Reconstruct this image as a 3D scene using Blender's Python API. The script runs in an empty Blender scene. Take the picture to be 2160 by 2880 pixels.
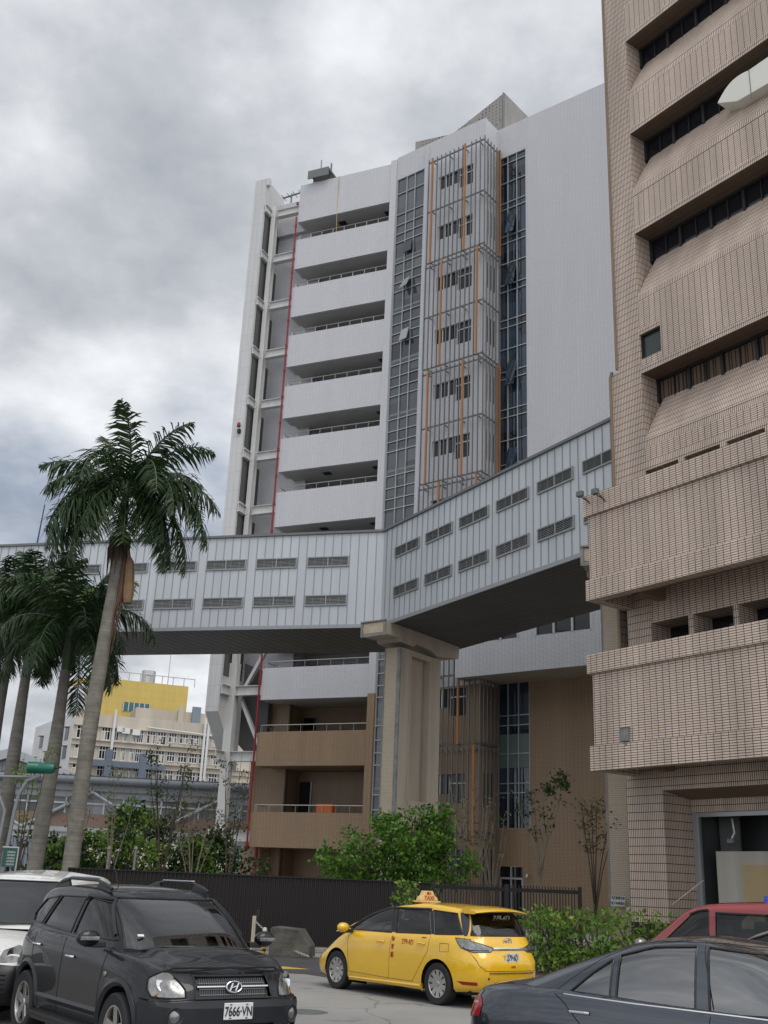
import bpy, bmesh, math, random
from mathutils import Vector, Matrix
from mathutils.geometry import delaunay_2d_cdt
PI = math.pi; R = math.radians
C = bpy.context.scene.collection
sc = bpy.context.scene

# ---------------------------------------------------------------- camera
HC = 1.78                      # eye height
FPX = 2966.39; PITCH = R(19.5538); ROLL = R(2.39202)   # focal length in pixels of a 2160 wide picture
cp, sp = math.cos(PITCH), math.sin(PITCH); cr, sr = math.cos(ROLL), math.sin(ROLL)
_f = Vector((0, cp, sp)); _u0 = Vector((0, -sp, cp)); _r0 = Vector((1, 0, 0))
_r = cr*_r0 + sr*_u0; _u = -sr*_r0 + cr*_u0
cam_d = bpy.data.cameras.new('camera'); cam = bpy.data.objects.new('camera', cam_d); C.objects.link(cam)
cam.matrix_world = Matrix(((_r.x, _u.x, -_f.x, 0), (_r.y, _u.y, -_f.y, 0), (_r.z, _u.z, -_f.z, HC), (0, 0, 0, 1)))
cam_d.sensor_fit = 'HORIZONTAL'; cam_d.sensor_width = 36; cam_d.lens = 36*FPX/2160
cam_d.clip_start = .1; cam_d.clip_end = 3000
sc.camera = cam

def ray(x, y):                 # direction in which a spot of the picture (2160 x 2880) lies
    return (_r*(x-1080) - _u*(y-1440) + _f*FPX).normalized()
def on_ground(x, y, z=0):
    d = ray(x, y); t = (z-HC)/d.z; return Vector((d.x*t, d.y*t, z))
def at_range(x, y, r):         # point at horizontal range r
    d = ray(x, y); t = r/math.hypot(d.x, d.y); return Vector((d.x*t, d.y*t, HC+d.z*t))

# ---------------------------------------------------------------- sky, sun, exposure
SUN_EL, SUN_AZ = R(60), R(150)       # sun high up behind the cloud, azimuth measured from the viewing direction, + to the right
w = bpy.data.worlds.new('World'); sc.world = w; w.use_nodes = True
nt = w.node_tree; nt.nodes.clear()
def N(tree, t, **k):
    n = tree.nodes.new(t)
    for a, b in k.items(): setattr(n, a, b)
    return n
out = N(nt, 'ShaderNodeOutputWorld')
sky = N(nt, 'ShaderNodeTexSky', sky_type='NISHITA'); sky.sun_disc = False
sky.sun_elevation = SUN_EL; sky.sun_rotation = SUN_AZ
bg1 = N(nt, 'ShaderNodeBackground'); bg1.inputs[1].default_value = .085; nt.links.new(sky.outputs[0], bg1.inputs[0])
tc = N(nt, 'ShaderNodeTexCoord')
sep = N(nt, 'ShaderNodeSeparateXYZ'); nt.links.new(tc.outputs['Generated'], sep.inputs[0])
def M(tree, op, a, b=None, c=None, clamp=False):
    n = N(tree, 'ShaderNodeMath', operation=op, use_clamp=clamp)
    for i, s in enumerate((a, b, c)):
        if s is None: continue
        if isinstance(s, (int, float)): n.inputs[i].default_value = s
        else: tree.links.new(s, n.inputs[i])
    return n.outputs[0]
zz = M(nt, 'ADD', M(nt, 'ABSOLUTE', sep.outputs[2]), .32)
cx = M(nt, 'DIVIDE', sep.outputs[0], zz); cy = M(nt, 'DIVIDE', sep.outputs[1], zz)
cmb = N(nt, 'ShaderNodeCombineXYZ'); nt.links.new(cx, cmb.inputs[0]); nt.links.new(cy, cmb.inputs[1])
def noise(tree, vec, scale, detail=5, rough=.5, loc=None):
    n = N(tree, 'ShaderNodeTexNoise'); n.inputs['Scale'].default_value = scale; n.inputs['Detail'].default_value = detail
    n.inputs['Roughness'].default_value = rough
    if loc:
        m = N(tree, 'ShaderNodeVectorMath', operation='ADD'); m.inputs[1].default_value = loc; tree.links.new(vec, m.inputs[0]); vec = m.outputs[0]
    tree.links.new(vec, n.inputs['Vector']); return n.outputs['Fac']
n1 = noise(nt, cmb.outputs[0], 3.2, 9, .56, (3.1, .4, 0)); n2 = noise(nt, cmb.outputs[0], 8.0, 6, .55, (0, 5, 2))
val = M(nt, 'ADD', M(nt, 'MULTIPLY', n1, 1.35), M(nt, 'MULTIPLY', n2, .30))
val = M(nt, 'ADD', val, -.20)
def blob(x, y, wid, amp):                    # a lighter or darker cloud in one part of the sky
    d = ray(x, y); n = N(nt, 'ShaderNodeVectorMath', operation='DOT_PRODUCT'); n.inputs[1].default_value = d
    nt.links.new(tc.outputs['Generated'], n.inputs[0])
    mr = N(nt, 'ShaderNodeMapRange', interpolation_type='SMOOTHERSTEP'); nt.links.new(n.outputs['Value'], mr.inputs[0])
    mr.inputs[1].default_value = math.cos(R(wid)); mr.inputs[2].default_value = 1; mr.inputs[3].default_value = 0; mr.inputs[4].default_value = amp
    return mr.outputs[0]
for b in [(1000, 80, 4.5, .10), (1000, 90, 2.2, .07), (420, 60, 12, .06), (640, 430, 10, -.07), (150, 520, 11, -.10), (60, 820, 10, .12), (330, 980, 9, .0), (560, 650, 8, .07),
          (1250, 330, 9, .04), (1500, 120, 9, .03), (250, 1330, 9, .10), (820, 330, 9, -.06), (420, 1150, 8, .12), (700, 1950, 12, .14)]:
    val = M(nt, 'ADD', val, blob(*b))
val = M(nt, 'MAXIMUM', val, .3)
ramp = N(nt, 'ShaderNodeValToRGB'); nt.links.new(val, ramp.inputs[0])
e = ramp.color_ramp.elements
e[0].position = .36; e[0].color = (.34, .37, .415, 1); e[1].position = .98; e[1].color = (.90, .92, .95, 1)
k = e.new(.62); k.color = (.52, .545, .585, 1)
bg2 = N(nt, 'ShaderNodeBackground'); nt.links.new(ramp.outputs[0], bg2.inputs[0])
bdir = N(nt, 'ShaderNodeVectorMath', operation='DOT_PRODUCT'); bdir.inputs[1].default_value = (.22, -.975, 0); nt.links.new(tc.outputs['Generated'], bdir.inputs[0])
back = N(nt, 'ShaderNodeMapRange', interpolation_type='SMOOTHSTEP'); nt.links.new(bdir.outputs['Value'], back.inputs[0])      # unseen sky behind the viewer, brightness added to light the facades
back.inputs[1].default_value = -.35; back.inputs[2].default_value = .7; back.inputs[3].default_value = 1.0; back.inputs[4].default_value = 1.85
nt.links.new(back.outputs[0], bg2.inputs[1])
hole = M(nt, 'MULTIPLY', M(nt, 'ADD', M(nt, 'ADD', blob(60, 1420, 6, 1.1), blob(520, 1430, 4.5, .9)), blob(560, 1190, 4, .6)), M(nt, 'MULTIPLY', M(nt, 'SUBTRACT', 1.05, n2, clamp=True), 1.1), clamp=True)
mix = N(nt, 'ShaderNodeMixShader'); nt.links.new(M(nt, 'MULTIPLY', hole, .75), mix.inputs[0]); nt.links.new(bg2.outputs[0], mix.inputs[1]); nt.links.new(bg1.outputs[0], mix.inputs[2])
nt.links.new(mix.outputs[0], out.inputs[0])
sl = bpy.data.lights.new('sun', 'SUN'); sl.energy = 1.5; sl.angle = R(40); sl.color = (1, .95, .88)
sun = bpy.data.objects.new('sun', sl); C.objects.link(sun)
sd = Vector((math.sin(SUN_AZ)*math.cos(SUN_EL), math.cos(SUN_AZ)*math.cos(SUN_EL), math.sin(SUN_EL)))
sun.rotation_euler = sd.to_track_quat('Z', 'Y').to_euler(); sun.location = (0, 0, 60)
vs = sc.view_settings; vs.view_transform = 'Standard'; vs.look = 'None'; vs.exposure = .12; vs.gamma = 1
sc.cycles.max_bounces = 6; sc.cycles.diffuse_bounces = 3; sc.cycles.glossy_bounces = 3; sc.cycles.transmission_bounces = 4; sc.cycles.transparent_max_bounces = 6
sc.cycles.use_denoising = True

# ---------------------------------------------------------------- frames and meshes
class Frame:
    """local x along a facade to the right, y away from the viewer, z up"""
    def __init__(s, ox, oy, deg, oz=0):
        s.a = R(deg); s.u = Vector((math.cos(s.a), math.sin(s.a), 0)); s.w = Vector((-math.sin(s.a), math.cos(s.a), 0))
        s.o = Vector((ox, oy, oz)); s.m = Matrix.Translation(s.o) @ Matrix.Rotation(s.a, 4, 'Z')
    def W(s, u, w, z): return s.o + s.u*u + s.w*w + Vector((0, 0, z))
    def px(s, x, y, w=0):        # (u, z) where the sight line of a picture spot crosses the upright plane at depth w
        d = ray(x, y); p0 = s.o + s.w*w; cpos = Vector((0, 0, HC))
        t = s.w.dot(p0-cpos)/s.w.dot(d); P = cpos + d*t - s.o; return s.u.dot(P), P.z
FRAME = {}
class MB:
    def __init__(s): s.v = []; s.f = []; s.m = []
    def add(s, vs, fs, m=0):
        b = len(s.v); s.v += [Vector(p) for p in vs]
        for f in fs: s.f.append([b+i for i in f]); s.m.append(m)
        return s
    def poly(s, pts, m=0): return s.add(pts, [range(len(pts))], m)
    def box(s, x0, x1, y0, y1, z0, z1, m=0):
        return s.add([(x0,y0,z0),(x1,y0,z0),(x1,y1,z0),(x0,y1,z0),(x0,y0,z1),(x1,y0,z1),(x1,y1,z1),(x0,y1,z1)],
                     [(0,3,2,1),(4,5,6,7),(0,1,5,4),(1,2,6,5),(2,3,7,6),(3,0,4,7)], m)
    def prism(s, pts, d, m=0):
        d = Vector(d); n = len(pts); p = [Vector(q) for q in pts]
        return s.add(p+[q+d for q in p], [list(range(n))[::-1], list(range(n, 2*n))]+[(i, (i+1) % n, n+(i+1) % n, n+i) for i in range(n)], m)
    def tube(s, pts, r, n=8, m=0, cap=True):
        pts = [Vector(p) for p in pts]; k = len(pts); rs = r if isinstance(r, (list, tuple)) else [r]*k
        b = len(s.v); up = None
        for i, p in enumerate(pts):
            t = (pts[min(i+1, k-1)]-pts[max(i-1, 0)]).normalized()
            if up is None: up = Vector((0, 0, 1)) if abs(t.z) < .9 else Vector((1, 0, 0))
            x = up.cross(t); x = x.normalized() if x.length > 1e-6 else t.orthogonal().normalized(); y = t.cross(x); up = y
            for j in range(n):
                a = 2*PI*j/n; s.v.append(p + (x*math.cos(a)+y*math.sin(a))*rs[i])
        for i in range(k-1):
            for j in range(n):
                s.f.append([b+i*n+j, b+i*n+(j+1) % n, b+(i+1)*n+(j+1) % n, b+(i+1)*n+j]); s.m.append(m)
        if cap:
            s.f.append([b+j for j in range(n)][::-1]); s.m.append(m); s.f.append([b+(k-1)*n+j for j in range(n)]); s.m.append(m)
        return s
    def lathe(s, prof, n=24, axis='Z', c=(0, 0, 0), m=0):        # prof: (radius, height)
        b = len(s.v); c = Vector(c)
        for r, h in prof:
            for j in range(n):
                a = 2*PI*j/n; q = (r*math.cos(a), r*math.sin(a), h) if axis == 'Z' else (r*math.cos(a), h, r*math.sin(a)) if axis == 'Y' else (h, r*math.cos(a), r*math.sin(a))
                s.v.append(c+Vector(q))
        for i in range(len(prof)-1):
            for j in range(n): s.f.append([b+i*n+j, b+i*n+(j+1) % n, b+(i+1)*n+(j+1) % n, b+(i+1)*n+j]); s.m.append(m)
        return s
    def wall(s, u0, u1, z0, z1, holes=(), w=0, m=0):      # upright sheet facing -y with rectangular holes
        us = sorted({u0, u1, *[min(max(h[0], u0), u1) for h in holes], *[min(max(h[1], u0), u1) for h in holes]})
        zs = sorted({z0, z1, *[min(max(h[2], z0), z1) for h in holes], *[min(max(h[3], z0), z1) for h in holes]})
        for a, b in zip(us, us[1:]):
            for c, d in zip(zs, zs[1:]):
                mu, mz = (a+b)/2, (c+d)/2
                if any(h[0] < mu < h[1] and h[2] < mz < h[3] for h in holes): continue
                s.poly([(a, w, c), (b, w, c), (b, w, d), (a, w, d)], m)
        return s
    def reveal(s, u0, u1, z0, z1, w0, w1, m=0):           # the four inner sides of an opening
        s.poly([(u0, w0, z0), (u0, w0, z1), (u0, w1, z1), (u0, w1, z0)], m); s.poly([(u1, w0, z1), (u1, w0, z0), (u1, w1, z0), (u1, w1, z1)], m)
        s.poly([(u0, w0, z1), (u1, w0, z1), (u1, w1, z1), (u0, w1, z1)], m); s.poly([(u1, w0, z0), (u0, w0, z0), (u0, w1, z0), (u1, w1, z0)], m)
        return s
    def xf(s, mat):
        s.v = [mat @ v for v in s.v]; return s
def world(o):
    if o is None: return Matrix()
    return world(o.parent) @ (Matrix.LocRotScale(o.location, o.rotation_euler, o.scale))
def build(name, mb, mats, parent=None, frame=None, smooth=False, bevel=0, weld=0, angle=35, fixn=False):
    """ONE mesh object; its points are in frame (or the parent's frame)"""
    me = bpy.data.meshes.new(name); me.from_pydata([tuple(v) for v in mb.v], [], mb.f)
    if not isinstance(mats, (list, tuple)): mats = [mats]
    for m in mats: me.materials.append(m)
    for p, m in zip(me.polygons, mb.m): p.material_index = min(m, len(mats)-1)
    if weld or fixn:
        bm = bmesh.new(); bm.from_mesh(me)
        if weld: bmesh.ops.remove_doubles(bm, verts=bm.verts, dist=weld)
        if fixn: bmesh.ops.recalc_face_normals(bm, faces=bm.faces)
        bm.to_mesh(me); bm.free()
    me.update()
    uv = me.uv_layers.new(name='UVMap').data
    for p in me.polygons:
        n = p.normal
        if abs(n.z) > .97: t, b = Vector((1, 0, 0)), Vector((0, 1, 0))
        else: t = Vector((-n.y, n.x, 0)).normalized(); b = n.cross(t)
        for li in p.loop_indices:
            q = me.vertices[me.loops[li].vertex_index].co; uv[li].uv = (q.dot(t), q.dot(b))
    if smooth:
        for p in me.polygons: p.use_smooth = True
        try: me.set_sharp_from_angle(angle=R(angle))
        except Exception: pass
    o = bpy.data.objects.new(name, me); C.objects.link(o)
    if frame is not None:
        me.transform(world(parent).inverted() @ frame.m)
    if parent: o.parent = parent
    if bevel:
        md = o.modifiers.new('bevel', 'BEVEL'); md.width = bevel; md.segments = 2; md.limit_method = 'ANGLE'; md.angle_limit = R(40)
    return o
def thing(name, label, cat, loc=(0, 0, 0), deg=0, group=None):
    o = bpy.data.objects.new(name, None); C.objects.link(o); o.empty_display_size = .2
    o.location = loc; o.rotation_euler = (0, 0, R(deg)); o['label'] = label; o['category'] = cat
    if group: o['group'] = group
    return o
def tag(o, label, cat, group=None):
    o['label'] = label; o['category'] = cat
    if group: o['group'] = group
    return o
def struct(name, mb, m, **k):
    o = build(name, mb, m, **k); o['kind'] = 'structure'; return o
def mat_of(o): return o.matrix_world

# ---------------------------------------------------------------- materials
def new_mat(name):
    m = bpy.data.materials.new(name); m.use_nodes = True; t = m.node_tree; b = t.nodes['Principled BSDF']; return m, t, b
def rgb(c): return (c[0], c[1], c[2], 1)
def mixc(t, fac, a, b, blend='MIX'):
    n = N(t, 'ShaderNodeMix', data_type='RGBA', blend_type=blend)
    if isinstance(fac, (int, float)): n.inputs[0].default_value = fac
    else: t.links.new(fac, n.inputs[0])
    for i, s in ((6, a), (7, b)):
        if isinstance(s, tuple): n.inputs[i].default_value = rgb(s)
        else: t.links.new(s, n.inputs[i])
    return n.outputs[2]
def dirt(t, col, amt=.15, scale=.4, streak=False):
    """large soft weathering of a surface"""
    tc = N(t, 'ShaderNodeTexCoord'); v = tc.outputs['Object']
    if streak:
        mp = N(t, 'ShaderNodeMapping'); mp.inputs['Scale'].default_value = (2.2, 2.2, .18); t.links.new(v, mp.inputs[0]); v = mp.outputs[0]
    n = noise(t, v, scale, 5, .6)
    mr = N(t, 'ShaderNodeMapRange'); t.links.new(n, mr.inputs[0]); mr.inputs[1].default_value = .3; mr.inputs[2].default_value = .7
    mr.inputs[3].default_value = 1-amt; mr.inputs[4].default_value = 1+amt*.5
    mm = N(t, 'ShaderNodeMix', data_type='RGBA', blend_type='MULTIPLY'); mm.inputs[0].default_value = 1
    if isinstance(col, tuple): mm.inputs[6].default_value = rgb(col)
    else: t.links.new(col, mm.inputs[6])
    t.links.new(mr.outputs[0], mm.inputs[7]); return mm.outputs[2]
def plain(name, col, rough=.6, metal=0, spec=.5, amt=.12, scale=.8, streak=False, coat=0, bump=0, bscale=40):
    m, t, b = new_mat(name)
    b.inputs['Roughness'].default_value = rough; b.inputs['Metallic'].default_value = metal; b.inputs['Specular IOR Level'].default_value = spec
    b.inputs['Coat Weight'].default_value = coat; b.inputs['Coat Roughness'].default_value = .04
    if amt: t.links.new(dirt(t, col, amt, scale, streak), b.inputs['Base Color'])
    else: b.inputs['Base Color'].default_value = rgb(col)
    if bump:
        tc = N(t, 'ShaderNodeTexCoord'); bp = N(t, 'ShaderNodeBump'); bp.inputs['Strength'].default_value = bump; bp.inputs['Distance'].default_value = .02
        t.links.new(noise(t, tc.outputs['Object'], bscale, 4, .6), bp.inputs['Height']); t.links.new(bp.outputs[0], b.inputs['Normal'])
    return m
def tile(name, c1, c2, joint, wd, ht, js=.008, vertical=False, rough=.35, amt=.14, streak=True, spec=.4, off=0.0):
    m, t, b = new_mat(name); uv = N(t, 'ShaderNodeUVMap'); v = uv.outputs[0]
    if vertical:
        mp = N(t, 'ShaderNodeMapping'); mp.inputs['Rotation'].default_value = (0, 0, PI/2); t.links.new(v, mp.inputs[0]); v = mp.outputs[0]
    br = N(t, 'ShaderNodeTexBrick'); br.offset = off; br.squash = 1; t.links.new(v, br.inputs['Vector'])
    br.inputs['Color1'].default_value = rgb(c1); br.inputs['Color2'].default_value = rgb(c2); br.inputs['Mortar'].default_value = rgb(joint)
    br.inputs['Scale'].default_value = 1; br.inputs['Mortar Size'].default_value = js; br.inputs['Mortar Smooth'].default_value = .1
    br.inputs['Brick Width'].default_value = wd; br.inputs['Row Height'].default_value = ht; br.inputs['Bias'].default_value = 0
    t.links.new(dirt(t, br.outputs['Color'], amt, .5, streak), b.inputs['Base Color'])
    bp = N(t, 'ShaderNodeBump', invert=True); bp.inputs['Strength'].default_value = .5; bp.inputs['Distance'].default_value = .006
    t.links.new(br.outputs['Fac'], bp.inputs['Height']); t.links.new(bp.outputs[0], b.inputs['Normal'])
    b.inputs['Roughness'].default_value = rough; b.inputs['Specular IOR Level'].default_value = spec
    return m
def glass(name, col=(.02, .025, .03), rough=.03, ior=1.5, var=None, spec=.5):
    """dark window glass that mirrors what is before it; var: (pane width, pane height) to vary what shows behind each pane"""
    m, t, b = new_mat(name); b.inputs['Roughness'].default_value = rough; b.inputs['IOR'].default_value = ior; b.inputs['Specular IOR Level'].default_value = spec
    if var:
        uv = N(t, 'ShaderNodeUVMap'); br = N(t, 'ShaderNodeTexBrick'); br.offset = 0; t.links.new(uv.outputs[0], br.inputs['Vector'])
        br.inputs['Color1'].default_value = rgb(tuple(c*.5 for c in col)); br.inputs['Color2'].default_value = rgb(tuple(c*2.2 for c in col)); br.inputs['Mortar'].default_value = rgb(col)
        br.inputs['Scale'].default_value = 1; br.inputs['Mortar Size'].default_value = .01; br.inputs['Brick Width'].default_value = var[0]; br.inputs['Row Height'].default_value = var[1]
        t.links.new(br.outputs['Color'], b.inputs['Base Color'])
        bp = N(t, 'ShaderNodeBump'); bp.inputs['Strength'].default_value = .012; bp.inputs['Distance'].default_value = .3
        t.links.new(noise(t, uv.outputs[0], 1.3, 2, .5), bp.inputs['Height']); t.links.new(bp.outputs[0], b.inputs['Normal'])
    else: b.inputs['Base Color'].default_value = rgb(col)
    return m
def clear_glass(name, tint=(.55, .62, .6), refl=1.5):
    m, t, b = new_mat(name); o = t.nodes['Material Output']
    tr = N(t, 'ShaderNodeBsdfTransparent'); tr.inputs[0].default_value = rgb(tint); gl = N(t, 'ShaderNodeBsdfGlossy'); gl.inputs['Roughness'].default_value = .02; gl.inputs[0].default_value = (1, 1, 1, 1)
    fr = N(t, 'ShaderNodeFresnel'); fr.inputs[0].default_value = refl; mx = N(t, 'ShaderNodeMixShader')
    t.links.new(fr.outputs[0], mx.inputs[0]); t.links.new(tr.outputs[0], mx.inputs[1]); t.links.new(gl.outputs[0], mx.inputs[2]); t.links.new(mx.outputs[0], o.inputs[0]); return m
def leafmat(name, c1, c2, rough=.45, trans=.25):
    m, t, b = new_mat(name); oi = N(t, 'ShaderNodeNewGeometry'); r = N(t, 'ShaderNodeValToRGB')
    r.color_ramp.elements[0].color = rgb(c1); r.color_ramp.elements[1].color = rgb(c2); t.links.new(oi.outputs['Random Per Island'], r.inputs[0])
    t.links.new(r.outputs[0], b.inputs['Base Color']); b.inputs['Roughness'].default_value = rough; b.inputs['Specular IOR Level'].default_value = .35
    tl = N(t, 'ShaderNodeBsdfTranslucent'); t.links.new(r.outputs[0], tl.inputs[0]); mx = N(t, 'ShaderNodeMixShader'); mx.inputs[0].default_value = trans
    t.links.new(b.outputs[0], mx.inputs[1]); t.links.new(tl.outputs[0], mx.inputs[2]); t.links.new(mx.outputs[0], t.nodes['Material Output'].inputs[0]); return m
MT = {}
MT['white_tile'] = tile('white_wall_tile', (.54, .54, .56), (.50, .50, .525), (.33, .33, .345), .235, .068, .006, amt=.04)
MT['tan_tile'] = tile('tan_wall_tile', (.30, .205, .125), (.275, .19, .115), (.17, .115, .07), .235, .068, .008, amt=.12)
MT['white_paint'] = plain('white_paint', (.62, .62, .61), .5, amt=.08)
MT['tan_paint'] = plain('tan_paint', (.25, .185, .12), .6, amt=.1)
MT['soffit'] = plain('grey_soffit_paint', (.42, .42, .41), .7, amt=.06)
MT['steel_white'] = plain('white_steel_paint', (.56, .56, .545), .45, amt=.12, streak=True)
MT['panel'] = tile('white_metal_panel', (.52, .53, .54), (.50, .51, .52), (.30, .31, .32), .20, 40, .012, amt=.08, rough=.45)
MT['fin_panel'] = tile('fin_cladding_panel', (.54, .54, .535), (.51, .51, .51), (.36, .36, .36), .35, 1.34, .01, amt=.10, rough=.45)
MT['tower_glass'] = glass('curtain_wall_glass', (.035, .04, .045), .03, 1.75, (.813, 1.1))
MT['tower_glass2'] = glass('side_curtain_glass', (.012, .022, .034), .03, 1.6, (.7, 1.3))
MT['mullion'] = plain('grey_aluminium', (.42, .43, .44), .4, .5, amt=0)
MT['slat_dark'] = plain('grey_louvre_slat', (.15, .155, .155), .5, .3, amt=.08)
MT['slat_orange'] = plain('orange_fin_paint', (.34, .155, .06), .55, amt=.1)
MT['red_pipe'] = plain('red_pipe_paint', (.23, .010, .016), .4, amt=.1)
MT['rail'] = plain('stainless_rail', (.5, .48, .45), .3, .8, amt=0)
MT['dark'] = plain('dark_opening', (.012, .012, .013), .6, amt=0)
MT['dark_glass'] = glass('dark_window_glass', (.012, .012, .016), .05, 1.45)
MT['bridge_clad'] = plain('silver_bridge_cladding', (.50, .52, .545), .45, .2, amt=.10, scale=.55, streak=True)
MT['seam'] = plain('grey_bridge_seam', (.30, .32, .33), .45, .4, amt=0)
MT['louvre'] = plain('grey_louvre_blade', (.30, .31, .31), .45, .4, amt=.05)
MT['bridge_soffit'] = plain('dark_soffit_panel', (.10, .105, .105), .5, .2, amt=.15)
MT['concrete'] = plain('pale_concrete', (.43, .365, .29), .8, amt=.18, streak=True, bump=.2)
MT['pillar_tile'] = tile('pillar_small_tile', (.50, .43, .33), (.46, .39, .30), (.27, .22, .16), .11, .055, .006, amt=.1, off=.5, streak=False)
MT['brick_panel'] = tile('mottled_brick_panel', (.42, .26, .10), (.50, .42, .28), (.5, .46, .38), .16, .05, .012, amt=.2, off=.5)
MT['grey_metal'] = plain('weathered_grey_trim', (.24, .24, .23), .55, .3, amt=.35, scale=3)
MT['bg_tile'] = tile('beige_facade_tile', (.72, .575, .47), (.66, .53, .435), (.075, .058, .048), .235, .068, .0108, amt=.28, rough=.4)
MT['bg_tile_v'] = tile('beige_upright_tile', (.72, .575, .47), (.66, .53, .435), (.05, .038, .032), .235, .068, .0108, vertical=True, amt=.28, rough=.4)
MT['pier_tile'] = tile('orange_beige_pier_tile', (.68, .52, .40), (.62, .51, .44), (.05, .038, .032), .235, .068, .0108, vertical=True, amt=.28, rough=.4)
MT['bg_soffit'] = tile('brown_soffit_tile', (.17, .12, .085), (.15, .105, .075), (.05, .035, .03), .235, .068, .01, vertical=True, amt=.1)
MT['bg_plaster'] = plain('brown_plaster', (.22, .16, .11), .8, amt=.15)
MT['curtain'] = plain('brown_curtain', (.13, .085, .055), .8, amt=.1)
MT['duct'] = plain('white_duct_metal', (.74, .72, .65), .45, amt=.05)
MT['black_metal'] = plain('black_brown_metal', (.010, .007, .006), .7, amt=.15)
MT['asphalt'] = None
# ---------------------------------------------------------------- ground
DZ = .13
m, t, b = new_mat('asphalt'); tcn = N(t, 'ShaderNodeTexCoord')
nn = noise(t, tcn.outputs['Object'], .35, 5, .6); n3 = noise(t, tcn.outputs['Object'], 60, 3, .7)
rp = N(t, 'ShaderNodeValToRGB'); t.links.new(M(t, 'ADD', M(t, 'MULTIPLY', nn, .7), M(t, 'MULTIPLY', n3, .35)), rp.inputs[0])
rp.color_ramp.elements[0].position = .35; rp.color_ramp.elements[0].color = (.21, .205, .195, 1); rp.color_ramp.elements[1].position = .72; rp.color_ramp.elements[1].color = (.30, .295, .285, 1)
wv = N(t, 'ShaderNodeVectorMath', operation='ADD'); nz = N(t, 'ShaderNodeTexNoise'); nz.inputs['Scale'].default_value = .8; nz.inputs['Detail'].default_value = 6; t.links.new(tcn.outputs['Object'], nz.inputs['Vector']); t.links.new(tcn.outputs['Object'], wv.inputs[0]); t.links.new(nz.outputs['Color'], wv.inputs[1])
vr = N(t, 'ShaderNodeTexVoronoi', feature='DISTANCE_TO_EDGE'); vr.inputs['Scale'].default_value = .33; t.links.new(wv.outputs[0], vr.inputs['Vector'])
crk = N(t, 'ShaderNodeMapRange'); t.links.new(vr.outputs['Distance'], crk.inputs[0]); crk.inputs[1].default_value = .002; crk.inputs[2].default_value = .008; crk.inputs[3].default_value = .55; crk.inputs[4].default_value = 1
st = N(t, 'ShaderNodeMapRange'); t.links.new(noise(t, tcn.outputs['Object'], 1.1, 3, .5, (7, 3, 0)), st.inputs[0]); st.inputs[1].default_value = .62; st.inputs[2].default_value = .70; st.inputs[3].default_value = 1; st.inputs[4].default_value = .72
cm = mixc(t, 1.0, rp.outputs[0], crk.outputs[0], 'MULTIPLY'); cm = mixc(t, 1.0, cm, st.outputs[0], 'MULTIPLY')
t.links.new(cm, b.inputs['Base Color']); b.inputs['Roughness'].default_value = .85
bp = N(t, 'ShaderNodeBump'); bp.inputs['Strength'].default_value = .35; bp.inputs['Distance'].default_value = .01; t.links.new(noise(t, tcn.outputs['Object'], 120, 3, .7), bp.inputs['Height']); t.links.new(bp.outputs[0], b.inputs['Normal'])
MT['asphalt'] = m
MT['asphalt_dark'] = plain('dark_asphalt', (.055, .055, .057), .8, amt=.25, bump=.3, bscale=120)
MT['soil'] = plain('soil_and_litter', (.12, .10, .07), .95, amt=.5, scale=3, bump=.6, bscale=30)
MT['yellow_line'] = plain('yellow_road_paint', (.55, .36, .04), .7, amt=.35, scale=6)
MT['kerb'] = plain('kerb_concrete', (.26, .25, .23), .85, amt=.3, scale=3, bump=.3)
g = MB(); n = 24
for i in range(n):
    for j in range(n):
        xs = [-400+800*k/n for k in (i, i+1)]; ys = [-150+800*k/n for k in (j, j+1)]
        g.poly([(xs[0], ys[0], 0), (xs[1], ys[0], 0), (xs[1], ys[1], 0), (xs[0], ys[1], 0)])
struct('ground', g, MT['asphalt'])
g = MB(); g.poly([(-14, 24.6, .004), (-1.25, 24.0, .004), (-.4, 22.9, .004), (3.0, 20.6, .004), (4.6, 22.0, .004), (3.6, 24.5, .004), (1.0, 29.3, .004), (-14, 30.6, .004)]); struct('dark_road', g, MT['asphalt_dark'])
g = MB(); g.poly([(-3.4, 25.75, .008), (-1.75, 25.1, .008), (-1.2, 25.3, .008), (-1.75, 25.75, .008), (-3.4, 26.05, .008)]); struct('yellow_road_line', g, MT['yellow_line'])
g = MB(); g.box(-16, 3.2, 31.3, 31.5, 0, .13); struct('kerb', g, MT['kerb'], bevel=.02)
g = MB(); g.box(-16, 3.2, 31.5, 33.5, 0, .10); g.box(3.3, 12, 23.7, 33.5, 0, .10); struct('planting_strip', g, MT['soil'])

# ---------------------------------------------------------------- white hospital block
FB = Frame(64*math.sin(R(-.46)), 64*math.cos(R(-.46)), 156.39-180, DZ)
_p = FB.W(.47, 0, 0); FA = Frame(_p.x, _p.y, 141.8-180, DZ)
hb = thing('hospital_building', 'tall white tiled building with open balconies, slatted tower and tan lower floors behind the bridge', 'building', FB.o, 156.39-180)
SPLIT = 12.66
def split_box(mbw, mbt, x0, x1, y0, y1, z0, z1):
    if z1 <= SPLIT: mbt.box(x0, x1, y0, y1, z0, z1)
    elif z0 >= SPLIT: mbw.box(x0, x1, y0, y1, z0, z1)
    else: mbt.box(x0, x1, y0, y1, z0, SPLIT); mbw.box(x0, x1, y0, y1, SPLIT, z1)
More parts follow.
